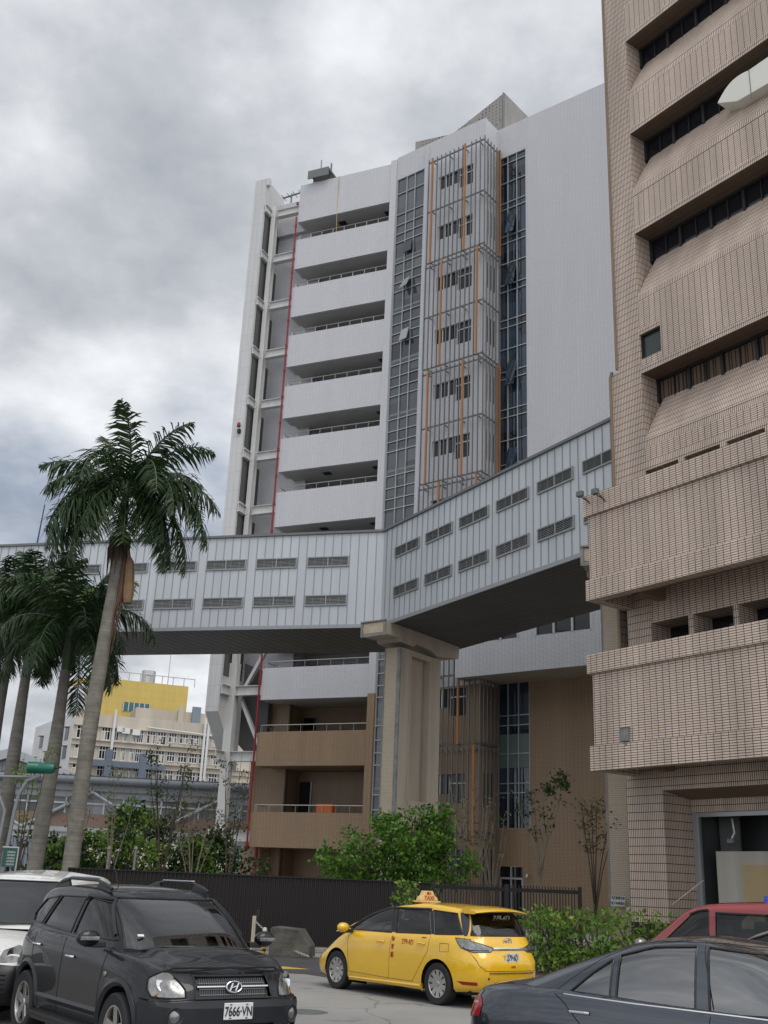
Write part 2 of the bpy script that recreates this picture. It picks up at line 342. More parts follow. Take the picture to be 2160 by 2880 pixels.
# balconies
LEV = [(48.05, 51.3), (44, 46.48), (40, 42.45), (36, 38.48), (32, 34.46), (28, 30.46), (24.03, 26.5), (20, 22.48), (16, 18.48), (12.48, 14.5), (8.4, 10.48), (3.62, 5.66)]
for i, (z0, z1) in enumerate(LEV):
    tan = z1 < SPLIT
    mb = MB(); mb.box(-7.43, 0, 0, .2, z0, z1); mb.box(-7.43, -7.23, .2, 1.4, z0, z1 if i else z0+.4)
    o = build('balcony', mb, MT['tan_tile'] if tan else MT['white_tile'], hb)
    if z1 < 12.6: o['label'] = 'tan tiled balcony'
    mb = MB(); mb.box(-7.23, 0, .2, 3.8, z0+.02, z0+.4); build('slab', mb, MT['soffit'] if not tan else MT['tan_paint'], o)
    if i:
        mb = MB(); zr = z1+.42; xs = [-7.2+k*.9 for k in range(9)]
        mb.tube([(-7.3, .12, zr), (0, .12, zr)], .028, 6); mb.tube([(-7.3, .12, zr), (-7.3, 1.5, zr)], .028, 6)
        for x in xs: mb.tube([(x, .12, z1-.02), (x, .12, zr)], .016, 5)
        mb.tube([(-7.3, 1.4, z1-.02), (-7.3, 1.4, zr)], .016, 5); mb.tube([(-7.3, .12, z1-.02), (-7.3, .12, zr)], .016, 5)
        build('railing', mb, MT['rail'], o)
    random.seed(i)
    if i in (0, 3, 4, 5, 6):
        vx = [-4.3, -.6] if i in (0, 5, 6) else [-.5]
        for x in vx: mb = MB(); mb.box(x-.28, x+.28, 1.0, 1.5, z0-.01, z0+.05); build('ceiling_vent', mb, MT['dark'], o)
# recessed walls behind the balconies
mw, mt_ = MB(), MB()
split_box(mw, mt_, -8.9, -6.3, 2.0, 2.3, -.3, 48.4); split_box(mw, mt_, -6.3, .1, 3.8, 4.1, -.3, 48.4)
split_box(mw, mt_, -6.4, -6.3, 2.0, 3.8, -.3, 48.4); split_box(mw, mt_, 0, .47, -.05, 3.9, -.3, 51.55)
mt_.box(-8.3, -7.0, .6, 2.2, -.3, 3.6)
mw.box(-10.55, -8.9, 2.0, 2.3, 15, 48.6)          # panelled wall between the beams
mw.box(-10.6, -7.4, 1.6, 6, 48.4, 51.25); mw.box(-10.6, 0, 6, 6.2, 15, 51.25)
mw.box(-7.43, .2, .2, .5, 50.2, 51.2)
build('wall', mw, MT['white_tile'], hb); o = build('wall', mt_, MT['tan_tile'], hb); o['label'] = 'tan tiled lower wall'
mb = MB(); mb.box(-10.4, 0, 2.4, 6, 48.2, 48.4); build('roof', mb, MT['soffit'], hb)
for i, (z0, z1) in enumerate(LEV[:-1]):
    zt = LEV[i+1][1]
    mb = MB(); mb.box(-1.35, -.15, 3.74, 3.8, zt-.9, z0-.35); build('door', mb, MT['dark_glass'], hb); mb = MB(); mb.box(-6.2, -5.3, 3.74, 3.8, zt-.9, z0-.6); build('door', mb, MT['dark_glass'], hb)
# steel frame, fin and pipe at the left end
bz = [49.85-4*k for k in range(9)]+[13.5, 9.35, 4.55]
mb = MB()
def ibeam(mb, a, b, h, wd, tf=.04):             # along x or y
    (x0, y0, z), (x1, y1, _) = a, b
    if abs(x1-x0) > abs(y1-y0):
        mb.box(x0, x1, y0-wd/2, y0+wd/2, z-tf, z); mb.box(x0, x1, y0-wd/2, y0+wd/2, z-h, z-h+tf); mb.box(x0, x1, y0-.03, y0+.03, z-h+tf, z-tf)
    else:
        mb.box(x0-wd/2, x0+wd/2, y0, y1, z-tf, z); mb.box(x0-wd/2, x0+wd/2, y0, y1, z-h, z-h+tf); mb.box(x0-.03, x0+.03, y0, y1, z-h+tf, z-tf)
mb.box(-9.93, -9.58, .25, .31, 15, 50.2); mb.box(-9.93, -9.58, .69, .75, 15, 50.2); mb.box(-9.80, -9.74, .31, .69, 15, 50.2); mb.box(-10.08, -9.5, .25, .31, 3.9, 15); mb.box(-10.08, -9.5, .69, .75, 3.9, 15); mb.box(-10.08, -9.5, .31, .69, 3.9, 15)
o = build('steel_column', mb, MT['steel_white'], hb)
for z in bz:
    mb = MB(); ibeam(mb, (-9.5, .5, z), (-7.43, .5, z), .62, .4); ibeam(mb, (-10.0, -.6, z), (-10.0, .5, z), .62, .3)
    if z < 14: ibeam(mb, (-10.6, .5, z), (-10.08, .5, z), .62, .4)
    mb.box(-9.75, -9.69, .2, .5, z-.58, z-.04)
    build('steel_beam', mb, MT['steel_white'], hb)
for a, b2, z0, z1 in [(-9.3, -7.6, 13.2, 16.3), (-9.3, -7.7, 12.6, 9.6)]:
    mb = MB(); mb.prism([(a, .8, z0-.22), (a, .8, z0+.22), (b2, .8, z1+.22), (b2, .8, z1-.22)], (0, .3, 0)); build('brace', mb, MT['steel_white'], hb)
mb = MB(); mb.prism([(-9.6, 1.4, 15.2), (-9.6, 1.4, 9.9), (-8.2, 1.4, 8.6), (-7.6, 1.4, 8.6), (-7.6, 1.4, 14.4)], (0, .5, 0)); build('rear_stair_wall', mb, plain('dark_grey_wall', (.08, .08, .08), .7), hb)
mb = MB()
mb.prism([(-11.05, -.62, 11.75), (-11.05, -.62, 52.2), (-11.05, 2.2, 52.2), (-11.05, 2.2, 8.3)], (.97, 0, 0)); mb.box(-10.1, -9.85, -.62, -.3, 51.6, 52.2)
build('fin_tower', mb, MT['fin_panel'], hb)
mb = MB()
for z in bz[:9]: mb.box(-10.08, -10.05, -.42, 1.9, z-3.75, z-.68)
build('fin_window', mb, glass('grey_fin_glass', (.07, .07, .068), .25, 1.45), hb)
mb = MB(); mb.tube([(-7.53, -.08, 3.7), (-7.53, -.08, 48.5)], .065, 8)
for k in range(23): mb.tube([(-7.53, -.08, 5.6+2*k), (-7.53, -.08, 5.78+2*k)], .09, 8)
mb.tube([(-7.2, .5, -.2), (-7.2, .5, 3.6)], .085, 8); mb.tube([(-7.53, -.08, 3.7), (-7.53, .1, 3.55)], .11, 8)
build('drain_pipe', mb, MT['red_pipe'], hb, smooth=True)
# the glazed bay, slatted tower and long right wall
mw, mt_ = MB(), MB()
def awall(u0, u1, z0, z1, holes=(), w=0):
    for mbx, a, b in ((mt_, z0, min(z1, SPLIT)), (mw, max(z0, SPLIT), z1)):
        if b > a: mbx.wall(u0, u1, a, b, holes, w)
FZ = [48.05, 44, 40, 36, 32, 28, 24, 20, 16, 12.2, 7.4, 3.4]
twin = [h for z in FZ for h in ((3.74, 5.45, z-.75, z+.33), (5.45, 6.58, z-1.25, z+.33))]
awall(0, 7.55, -.3, 51.7, [(.06, 2.5, 5.0, 49.75)]+twin)
SPLIT = 12.95
awall(7.55, 26, -.3, 51.7, [(7.68, 9.75, 4.95, 49.2), (7.85, 9.28, -.3, 2.95)], 1.6)
SPLIT = 12.66
for z in FZ:                                     # the tower's short right side with its slits
    pass
slits = [h for z in FZ for h in ((.35, .47, z-1.5, z+.4), (.75, .87, z-1.5, z+.4), (1.15, 1.27, z-1.5, z+.4))]
for mbx, a, b in ((mt_, -.3, SPLIT), (mw, SPLIT, 51.7)):
    k = MB().wall(0, 1.6, a, b, slits); k.v = [Vector((7.55, v.x, v.z)) for v in k.v]; mbx.add(k.v, k.f)
    mbx.poly([(26, 1.6, a), (26, 14, a), (26, 14, b), (26, 1.6, b)]); mbx.poly([(0, .02, a), (0, 3, a), (0, 3, b), (0, .02, b)])
mw.poly([(0, 0, 51.7), (7.55, 0, 51.7), (7.55, .3, 51.7), (0, .3, 51.7)]); mw.poly([(7.3, 1.6, 51.7), (26, 1.6, 51.7), (26, 1.9, 51.7), (7.3, 1.9, 51.7)])
mw.poly([(7.3, 0, 51.7), (7.55, 0, 51.7), (7.55, 1.9, 51.7), (7.3, 1.9, 51.7)])
for z in FZ:
    (mw if z > SPLIT else mt_).reveal(3.74, 5.45, z-.75, z+.33, 0, .2); (mw if z > SPLIT else mt_).reveal(5.45, 6.58, z-1.25, z+.33, 0, .2)
mw.box(2.61, 2.89, -.12, 0, SPLIT, 51.4); mt_.box(2.61, 2.89, -.12, 0, -.3, SPLIT)
o = build('tower_wall', mw, MT['white_tile'], hb, FA); o = build('tower_wall', mt_, MT['tan_tile'], hb, FA); o['label'] = 'tan tiled lower tower wall'
mb = MB(); mb.box(0, 26, 4, 14, 50.2, 50.4); mb.poly([(0, 3.2, -.3), (7.5, 3.2, -.3), (7.5, 3.2, 50), (0, 3.2, 50)]); build('roof', mb, MT['soffit'], hb, FA)
for z in FZ:                                     # dark windows between the slats
    mb = MB(); mb.poly([(3.74, .16, z-.75), (5.45, .16, z-.75), (5.45, .16, z+.33), (3.74, .16, z+.33)]); mb.poly([(5.45, .16, z-1.25), (6.58, .16, z-1.25), (6.58, .16, z+.33), (5.45, .16, z+.33)])
    wn = build('window', mb, MT['dark_glass'], hb, FA)
    mb = MB()
    for u in (3.76, 4.3, 4.85, 5.45, 6.0, 6.55): mb.box(u-.03, u+.03, .08, .15, z-.75 if u < 5.4 else z-1.25, z+.33)
    mb.box(5.45, 6.58, .09, .15, z-.2, z-.14); build('window_frame', mb, MT['white_paint'], wn, FA)
    mb = MB()
    for a in (.35, .75, 1.15): mb.poly([(7.5, a, z-1.5), (7.5, a+.12, z-1.5), (7.5, a+.12, z+.4), (7.5, a, z+.4)])
    build('slit_window', mb, MT['dark_glass'], hb, FA)
def curtain(name, u0, u1, z0, z1, w, cols, zs, gl, lab):
    mb = MB().wall(u0, u1, z0, z1, (), w); o = build(name, mb, gl, hb, FA); o['label'] = lab
    mb = MB()
    for u in cols: mb.box(u-.025, u+.025, w-.1, w-.003, z0, z1)
    for z in zs: mb.box(u0, u1, w-.09, w-.006, z-.025, z+.025)
    build('mullion_grid', mb, MT['mullion'], o, FA); return o
zs1 = [49.74, 48.49, 46.73]+[v-4*k for k in range(11) for v in (45.85, 45.1, 44.4, 42.7) if v-4*k > 5.1]
cw = curtain('curtain_wall', .06, 2.5, 5.0, 49.75, .12, [.09, .93, 1.66, 2.48], zs1, MT['tower_glass'], 'tall glass strip beside the slatted tower')
zs2 = [49.2-1.06*k for k in range(42) if 49.2-1.06*k > 5]
cw2 = curtain('curtain_wall', 7.68, 9.75, 4.95, 49.2, 1.72, [7.7, 8.33, 9.02, 9.73], zs2[::2]+[z-.55 for z in zs2[::3]], MT['tower_glass2'], 'narrow dark glass strip in the corner right of the tower')
mb = MB().wall(7.7, 9.74, 8.15, 10.0, (), 1.68); build('spandrel_panel', mb, plain('pale_green_panel', (.10, .14, .13), .3, amt=.05), cw2, FA)
random.seed(5)
for k in range(10):                              # blinds and ceilings seen through the glass
    mb = MB(); z = 44.0-4*k-.9; mb.box(.12, 2.45, .10, .115, z-.12, z+.05); mb.box(.12, .2, .10, .115, z-.5, z-.1); mb.box(.95, 1.02, .10, .115, z-.45, z-.1); mb.box(1.68, 1.75, .10, .115, z-.4, z-.1)
    build('ceiling_duct', mb, plain('pale_duct_behind_glass', (.16, .18, .18), .3, amt=0) if k == 0 else bpy.data.materials['pale_duct_behind_glass'], cw, FA)
for u, z, an in ((.95, 44.2, .25), (.95, 41.1, .9), (.95, 37.2, .5), (.95, 21.3, .5)):      # windows standing open
    mb = MB(); mb.box(0, .68, -.03, .03, -.95, 0); mb.xf(Matrix.Translation((u, 0, z)) @ Matrix.Rotation(-an*.5, 4, 'X') @ Matrix.Rotation(-an*.25, 4, 'Z'))
    build('open_sash', mb, MT['mullion'] if an > .3 else MT['tower_glass'], cw, FA)
for z, w2 in ((44.6, 0), (40.6, 0), (33.4, 0), (27.4, 0), (22.4, 0)):
    mb = MB(); mb.box(0, .62, -.03, .03, -1.9, 0); mb.xf(Matrix.Translation((8.36, 1.62, z)) @ Matrix.Rotation(-.22, 4, 'X')); build('open_sash', mb, MT['tower_glass2'], cw2, FA)
SEG = [(41.15, 49.55, (3.62, 6.32), True), (33.15, 41.0, (4.62, 7.4), False), (25.2, 33.0, (3.72, 6.4), True), (17.25, 25.05, (4.8, 7.5), False), (9.2, 17.1, (3.7, 6.45), False), (.2, 9.05, (4.8, 7.55), False)]
for i, (z0, z1, og, side) in enumerate(SEG):
    mb = MB(); wf = -.62-.04*(i % 2); ur = 7.9
    for k in range(14):
        u = 3.3+(ur-3.3)*k/13
        if any(abs(u-q) < .17 for q in og): continue
        mb.box(u-.026, u+.026, wf-.03, wf+.05, z0+.12, z1+.1)
    for k in range(1, 6): mb.box(ur-.02, ur+.05, wf+.38*k-.03, wf+.38*k+.03, z0+.12, z1+.05)
    for z in (z0+.12, (z0+z1)/2, z1-.1):
        mb.box(3.25, ur, wf+.07, wf+.13, z-.05, z+.05); mb.box(ur-.17, ur-.11, wf+.07, 1.5, z-.05, z+.05)
        for u in (3.6, 4.9, 6.2, 7.4): mb.box(u-.03, u+.03, wf+.13, 0, z-.03, z+.03)
    o = build('louvre_screen', mb, MT['slat_dark'], hb, FA)
    for q in og:
        mb = MB(); mb.box(q-.055, q+.055, wf-.07, wf+.05, z0+.05, z1+.12); build('orange_fin', mb, MT['slat_orange'], o, FA)
    if side:
        mb = MB(); mb.box(ur-.14, ur+.06, 1.25, 1.37, z0+.05, z1+.12); build('orange_fin', mb, MT['slat_orange'], o, FA)
# low glazed link in front of the right wall
mb = MB(); mb.wall(6.6, 26, 12.83, 17.2, [(7.4+1.1*k, 8.4+1.1*k, 14.72, 16.6) for k in range(16) if k % 4 != 3], -1.2)
mb.poly([(6.6, -1.2, 12.83), (6.6, 1.6, 12.83), (6.6, 1.6, 17.2), (6.6, -1.2, 17.2)]); lw = build('link_wall', mb, tile('grey_link_tile', (.50, .51, .53), (.47, .48, .50), (.27, .28, .29), .235, .068, .010, amt=.06), hb, FA)
mb = MB(); mb.box(6.62, 26, -1.18, 1.6, 12.84, 13.0); mb.box(6.6, 26, -1.2, 1.6, 17.2, 17.3); build('soffit', mb, plain('brown_link_soffit', (.30, .26, .20), .7, amt=.08), lw, FA)
mb = MB(); mb.wall(6.7, 26, 14.6, 16.7, (), -1.1); build('link_window', mb, MT['dark_glass'], lw, FA)
mb = MB()
for k in range(17): mb.box(7.35+1.1*k, 7.43+1.1*k, -1.24, -1.12, 14.7, 16.6)
build('window_frame', mb, MT['mullion'], lw, FA)
dg = MB().wall(7.85, 9.28, -.3, 2.95, (), 1.7); o = build('ground_window', dg, MT['dark_glass'], hb, FA)
mb = MB(); mb.box(8.5, 8.58, 1.6, 1.69, 0, 2.95); mb.box(7.85, 9.28, 1.59, 1.68, 2.3, 2.4); mb.box(7.85, 7.92, 1.6, 1.69, 0, 2.3); mb.box(9.2, 9.28, 1.6, 1.69, 0, 2.3); build('window_frame', mb, MT['mullion'], o, FA)
# perforated roof screens
m, t, b = new_mat('perforated_screen'); b.inputs['Roughness'].default_value = .5; b.inputs['Base Color'].default_value = (.27, .255, .235, 1)
uvn = N(t, 'ShaderNodeUVMap'); vo = N(t, 'ShaderNodeTexVoronoi'); vo.inputs['Scale'].default_value = 3.2; vo.inputs['Randomness'].default_value = 0; t.links.new(uvn.outputs[0], vo.inputs['Vector'])
big = noise(t, uvn.outputs[0], .5, 2, .5)
hole_ = M(t, 'MULTIPLY', M(t, 'LESS_THAN', vo.outputs['Distance'], .22), M(t, 'GREATER_THAN', big, .44)); t.links.new(M(t, 'SUBTRACT', 1, hole_), b.inputs['Alpha'])
MT['screen'] = m
c3 = lambda x, y: (1100+x*600/1659, 240+y*600/1659)
W_ = 6
def scr(pts, w): return [(FA.px(*c3(*p), w=w)[0], w, FA.px(*c3(*p), w=w)[1]) for p in pts]
top = scr([(190, 440), (430, 388), (470, 383), (875, 62)], W_)
mb = MB(); mb.prism([(top[0][0], W_, 50)]+top+[(top[-1][0], W_, 50)], (0, .08, 0))
build('roof_screen', mb, MT['screen'], hb, FA)
xa = top[-1][0]; za = top[-1][2]; ue, ze = FA.px(*c3(1060, 250), w=12)
mb = MB(); mb.prism([(xa, W_, 50), (xa, W_, za), (ue, 12, ze), (ue, 12, 50)], (.08, .02, 0)); build('roof_screen', mb, MT['screen'], hb, FA)
mb = MB(); mb.tube([(xa, W_-.05, 50), (xa, W_-.05, za)], .07, 6); build('screen_post', mb, MT['slat_dark'], hb, FA)
# things on the roof and fixed outside
mb = MB(); mb.box(-6.6, -4.9, -.5, 1.2, 51.9, 52.05); mb.box(-6.6, -4.9, -.5, -.42, 51.35, 51.9); mb.box(-6.5, -6.42, .2, .3, 51.2, 52.6); mb.box(-5.1, -5.02, .2, .3, 51.2, 52.9); mb.tube([(-5.9, .2, 51.9), (-5.9, .2, 53.4)], .04, 6)
cr_ = build('window_cleaning_cradle', mb, MT['slat_dark'], None, FB); tag(cr_, 'dark platform cradle hanging over the white roof parapet', 'cradle')
mb = MB(); mb.tube([(-9.9, 3, 51.2), (-9.9, 3, 53.3)], .06, 6); mb.tube([(-11.2, 3, 53.0), (-8.4, 3, 53.25)], .07, 6)
for k in range(6): mb.tube([(-11.1+.5*k, 2.6, 53.02+.04*k), (-11.1+.5*k, 3.4, 53.02+.04*k)], .03, 5)
for u in (-11, -8.6, -7.4): mb.tube([(u+.4, 2.6, 51), (u+.4, 2.6, 52.9)], .035, 5)
tag(build('rooftop_antenna', mb, MT['slat_dark'], None, FB), 'thin antenna on posts at the left end of the white roof', 'antenna')
mb = MB(); mb.tube([(-4.2+.02*math.sin(k*.8), -.06+.01*k, 51.35-k*.5) for k in range(13)], .02, 5); tag(build('safety_rope', mb, plain('yellow_rope', (.5, .36, .08), .7, amt=0), None, FB), 'yellow rope hanging from the white parapet past the top balcony', 'rope')
mb = MB(); mb.lathe([(0, .3), (.10, .28), (.12, .12), (.12, 0)], 10); mb.xf(Matrix.Translation((-10.45, -.75, 31.5))); mb.box(-10.5, -10.3, -.8, -.62, 31.0, 31.3, 1)
build('alarm_lamp', mb, [MT['red_pipe'], MT['dark']], hb, FB)

# ---------------------------------------------------------------- skybridge
K = Vector((.057, 45.817, 0))
FBR = Frame(K.x, K.y, 120.22-180, DZ); FBL = Frame(K.x, K.y, 165.65-180, DZ); FS = Frame(K.x, K.y, 52.9, DZ)
br = thing('skybridge', 'angled silver clad footbridge with louvred vents crossing in front of the white building', 'bridge', (K.x, K.y, DZ), 165.65-180)
Z0, Z1 = 12.6, 17.0; WD = 5.4
def clad(fr, u0, u1, lv, seams, far):
    mb = MB()
    mb.wall(u0, u1, Z0, Z1, [], 0); mb.wall(u0, u1, Z0, Z1, [], WD)
    a = far
    mb.poly([(u0, 0, Z1), (u1, 0, Z1), (u1, WD, Z1), (u0, WD, Z1)])
    o = build('cladding', mb, MT['bridge_clad'], br, fr)
    mb = MB()
    for u in seams: mb.box(u-.012, u+.012, -.03, -.002, Z0, Z1)
    mb.box(u0, u1, -.06, -.001, Z0-.12, Z0+.04); build('standing_seam', mb, MT['seam'], o, fr)
    mb = MB(); mb.box(u0, u1, -.10, .1, Z1-.05, Z1+.06); build('roof_edge', mb, MT['slat_dark'], o, fr)
    for u, z in lv:
        mb = MB(); h = .25
        for (x0, x1, y0, y1) in ((u, u+2, z, z+.05), (u, u+2, z+.45, z+.5), (u, u+.05, z+.05, z+.45), (u+1.95, u+2, z+.05, z+.45), (u+.975, u+1.025, z+.05, z+.45)): mb.box(x0, x1, -.07, -.004, y0, y1)
        vt = build('louvre_vent', mb, MT['louvre'], br, fr)
        mb = MB(); mb.box(u+.05, u+1.95, -.012, -.003, z+.05, z+.45, 1)
        for k in range(6):
            zz = z+.07+k*.065
            for x0, x1 in ((u+.05, u+.975), (u+1.025, u+1.95)): mb.poly([(x0, -.055, zz), (x1, -.055, zz), (x1, -.018, zz+.05), (x0, -.018, zz+.05)])
        build('louvre_blades', mb, [MT['louvre'], MT['dark']], vt, fr)
    return o
lvL = [(-3.6-2.5*k, z) for k in range(8) for z in (13.53, 15.36)]; lvR = [(1.07+2.5*k, z) for k in range(6) for z in (13.6, 15.43)]
smL = [-.35-.625*.66*k for k in range(58)]; smR = [.3+.42*k for k in range(37)]
clad(FBL, -24, 0, lvL, smL, 0); clad(FBR, 0, 15.75, [l for l in lvR if l[0] < 13.6], smR, 0)
K2 = K + Vector((.603, .798, 0))*5.85
def soff(name, a, b, c_, d_, n):                   # underside with panel joints running across
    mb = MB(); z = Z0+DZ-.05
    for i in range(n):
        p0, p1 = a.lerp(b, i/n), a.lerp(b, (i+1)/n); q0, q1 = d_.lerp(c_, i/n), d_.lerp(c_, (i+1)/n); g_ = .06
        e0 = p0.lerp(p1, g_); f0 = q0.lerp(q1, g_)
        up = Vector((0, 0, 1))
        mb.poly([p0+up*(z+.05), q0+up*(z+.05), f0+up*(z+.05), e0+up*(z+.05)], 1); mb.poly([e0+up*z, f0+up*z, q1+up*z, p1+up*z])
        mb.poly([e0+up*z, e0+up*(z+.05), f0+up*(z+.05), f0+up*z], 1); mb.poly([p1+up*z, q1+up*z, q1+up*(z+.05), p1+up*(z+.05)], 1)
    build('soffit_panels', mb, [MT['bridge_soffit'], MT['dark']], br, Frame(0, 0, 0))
P3 = lambda v: Vector((v.x, v.y, 0))
aL = P3(FBL.W(-24, 0, 0)); dL = P3(FBL.W(-24, WD, 0)); aR = P3(FBR.W(15.75, 0, 0)); dR = P3(FBR.W(15.75, WD, 0))
# panels run lengthwise on the left wing at a slant and along the right wing
_sk = 16
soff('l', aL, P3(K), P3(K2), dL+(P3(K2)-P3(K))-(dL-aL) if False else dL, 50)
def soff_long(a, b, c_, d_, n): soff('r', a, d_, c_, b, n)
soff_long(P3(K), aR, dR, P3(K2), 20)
# ---------------------------------------------------------------- bridge pillars
def pillar(label, fr, full=True):
    o = thing('bridge_pillar', label, 'pillar', (fr.o.x, fr.o.y, 0), math.degrees(fr.a), 'pillars under the skybridge')
    f0 = Frame(fr.o.x, fr.o.y, math.degrees(fr.a), 0)
    mb = MB(); vL, vR = -.82, 0.0                  # y axis points left: right side is y=-.82
    x0, x1, zt = .45, 3.65, 11.75
    # right (wide) side with a long niche; left side plain
    n0, n1, nz = 1.3, 2.75, 5.3
    def side(y, d):
        mb.wall(x0, x1, 0, zt, [(n0, n1, nz, zt-.25)], y)
        mb.reveal(n0, n1, nz, zt-.25, y, y+.32*d); mb.wall(n0+.16, n1, nz, zt-.25, (), y+.32*d)
    side(vL, 1); mb.wall(x0, x1, 0, zt, [(n0, n1, nz, zt-.25)], vR); mb.wall(n0+.16, n1, nz, zt-.25, (), vR-.3)
    mb.reveal(n0, n0+.16, nz, zt-.25, vL+.3, vR)
    mb.poly([(x1, vL, 0), (x1, vR, 0), (x1, vR, zt), (x1, vL, zt)])
    build('shaft', mb, MT['concrete'], o)
    mb = MB(); mb.wall(-.82, -.16, 0, zt, (), 0); mb.v = [Vector((x0, -(v.x+.82), v.z)) for v in mb.v]; mb.box(x0-.005, x0+.0, -.66, 0, 5.28, 5.3)
    build('tile_face', mb, MT['pillar_tile'], o)
    mb = MB(); mb.box(x0-.03, x0+.05, -.84, -.66, 0, zt); mb.box(x0-.02, x0+.03, -.02, .03, 0, zt); build('corner_trim', mb, MT['grey_metal'], o)
    mb = MB(); fw = .1
    mb.box(n0-fw, n0, vL-.03, vL, nz, zt-.25); mb.box(n1, n1+fw, vL-.03, vL, nz, zt-.25); mb.prism([(n0-fw, vL-.03, nz), (n0+.12, vL-.03, nz-.3), (n1-.12, vL-.03, nz-.3), (n1+fw, vL-.03, nz), (n1, vL-.03, nz), (n1-.16, vL-.03, nz-.18), (n0+.16, vL-.03, nz-.18), (n0, vL-.03, nz)], (0, .03, 0))
    build('niche_frame', mb, MT['concrete'], o)
    mb = MB(); prof = [(-.78, 12.0), (.3, 12.0), (.45, 11.85), (1.35, 11.8), (1.65, 11.98), (2.8, 11.9), (3.3, 11.72), (5.1, 11.95), (5.15, 12.55), (-.78, 12.55)]
    prof = [(a, b+.13-(.07 if a < 0 and b < 12.1 else 0)) for a, b in prof]
    mb.prism([(a, -.88, b) for a, b in prof], (0, 1.32, 0)); build('capital_beam', mb, MT['concrete'], o, bevel=.03)
    mb = MB(); mb.box(-.80, -.781, -.76, .34, 12.18, 12.6); build('brick_panel', mb, MT['brick_panel'], o)
    mb = MB(); mb.box(-.86, -.78, -.92, .46, 12.66, 12.72); mb.box(-.83, -.78, -.9, -.77, 12.02, 12.66); mb.box(-.83, -.78, .35, .46, 12.02, 12.66); mb.box(-.83, -.78, -.77, .35, 12.02, 12.13); build('panel_frame', mb, MT['grey_metal'], o)
    return o
p1 = pillar('pale pillar with a long niche standing under the bend of the skybridge', FS)

u_, z_ = FB.px(560+980*600/1659, 1800+1345*600/1659, .9); ob = MB(); ob.box(-.5, .55, -.25, .25, 0, 1.45); ob.box(-.47, -.01, -.27, -.25, .05, 1.40); ob.box(.04, .52, -.27, -.25, .05, 1.40)
q = build('orange_cabinet', ob, plain('orange_cabinet_paint', (.50, .12, .025), .5, amt=.1), None, bevel=.01); q.location = FB.W(u_, .9, z_-.95); q.rotation_euler = (0, 0, FB.a); tag(q, 'orange cabinet standing on the lowest tan balcony behind its rail', 'cabinet')
# ---------------------------------------------------------------- beige tiled building at the right
FC = Frame(32.3*math.sin(R(14.9)), 32.3*math.cos(R(14.9)), 124.61-180, DZ)
bb = thing('tiled_building', 'beige tiled office block with sloping window sills and two broad balconies at the right', 'building', FC.o, 124.61-180)
UE = 11.0
OPEN = [(40.2, 37.9), (36.0, 33.67), (31.81, 29.38), (27.60, 25.14), (23.37, 20.9), (17.96, 15.54)]
BZ = [(51, 40.2)]+[(OPEN[i][1], OPEN[i+1][0]) for i in range(5)]
for i, (z1, z0) in enumerate(BZ):               # tile bands between the window strips
    mb = MB(); holes = [(0, .88, 18.46, 19.4)] if i == 5 else []
    mb.wall(0, UE, z0+.24, z1-.24, holes, 0, 0); mb.wall(0, UE, z1-.24, z1, (), 0, 1); mb.wall(0, UE, z0, z0+.24, (), 0, 1)
    if holes: mb.wall(0, .88, 19.4, 19.62, (), -.004, 1); mb.reveal(0, .88, 18.46, 19.4, 0, .18, 1)
    o = build('spandrel', mb, [MT['bg_tile'], MT['bg_tile_v']], bb)
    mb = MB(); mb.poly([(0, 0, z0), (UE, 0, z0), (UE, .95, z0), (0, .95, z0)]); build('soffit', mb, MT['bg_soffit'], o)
    if i == 5:
        mb = MB().wall(0, .88, 18.46, 19.4, (), .15); wv = build('small_window', mb, glass('grey_small_window', (.05, .055, .05), .1, 1.5), bb)
        mb = MB(); mb.box(0, .05, .06, .15, 18.46, 19.4); mb.box(.05, .88, .06, .15, 19.35, 19.4); build('window_frame', mb, MT['dark'], wv)
for i, (s, b_) in enumerate(OPEN):              # sloping sills and recessed window strips
    mb = MB(); wz = b_+1.68
    mb.poly([(.0, 0, b_), (UE, 0, b_), (UE, .8, wz), (.24, .8, wz), (.14, .5, b_+1.12)]); mb.poly([(0, 0, b_), (.14, .5, b_+1.12), (.0, .8, b_+1.4)]) ; mb.poly([(0, .8, b_+1.4), (.14, .5, b_+1.12), (.24, .8, wz)])
    build('sloping_sill', mb, MT['bg_tile_v'], bb)
    mb = MB(); mb.poly([(0, 0, b_), (0, .95, b_), (0, .95, s), (0, 0, s)]); build('recess_side', mb, MT['bg_tile_v'], bb)
    mb = MB().wall(0, UE, b_, s, (), .82); wn = build('window_strip', mb, MT['curtain'] if i == 5 else MT['dark_glass'], bb)
    mb = MB()
    for k in range(9):
        u = .06+1.28*k; mb.box(u-.05, u+.05, .72, .815, b_+1.6, s)
        mb.box(u+.62, u+.66, .76, .815, b_+1.6, s)
    mb.box(0, UE, .72, .815, s-.08, s); build('window_frame', mb, MT['dark'], wn)
    if i == 5:
        mb = MB(); random.seed(9)
        for k in range(70): u = .1+k*.15+random.uniform(-.04, .04); mb.box(u, u+random.choice((.01, .02, .05)), .79, .81, b_+1.6, s-.08)
        build('curtain_fold', mb, MT['dark'], wn)
mb = MB(); mb.wall(-1.0, 0, 18.4, 52, (), 0); mb.wall(-1.3, 0, 13, 18.4, (), -.003); mb.poly([(-1.3, 0, 18.4), (-1.0, 0, 18.4), (-1.0, .5, 18.55), (-1.3, .5, 18.4)])
mb.wall(-1.0, -.05, 8.4, 13, (), -.002); mb.wall(-1.3, .06, -.3, 8.4, (), -.004)
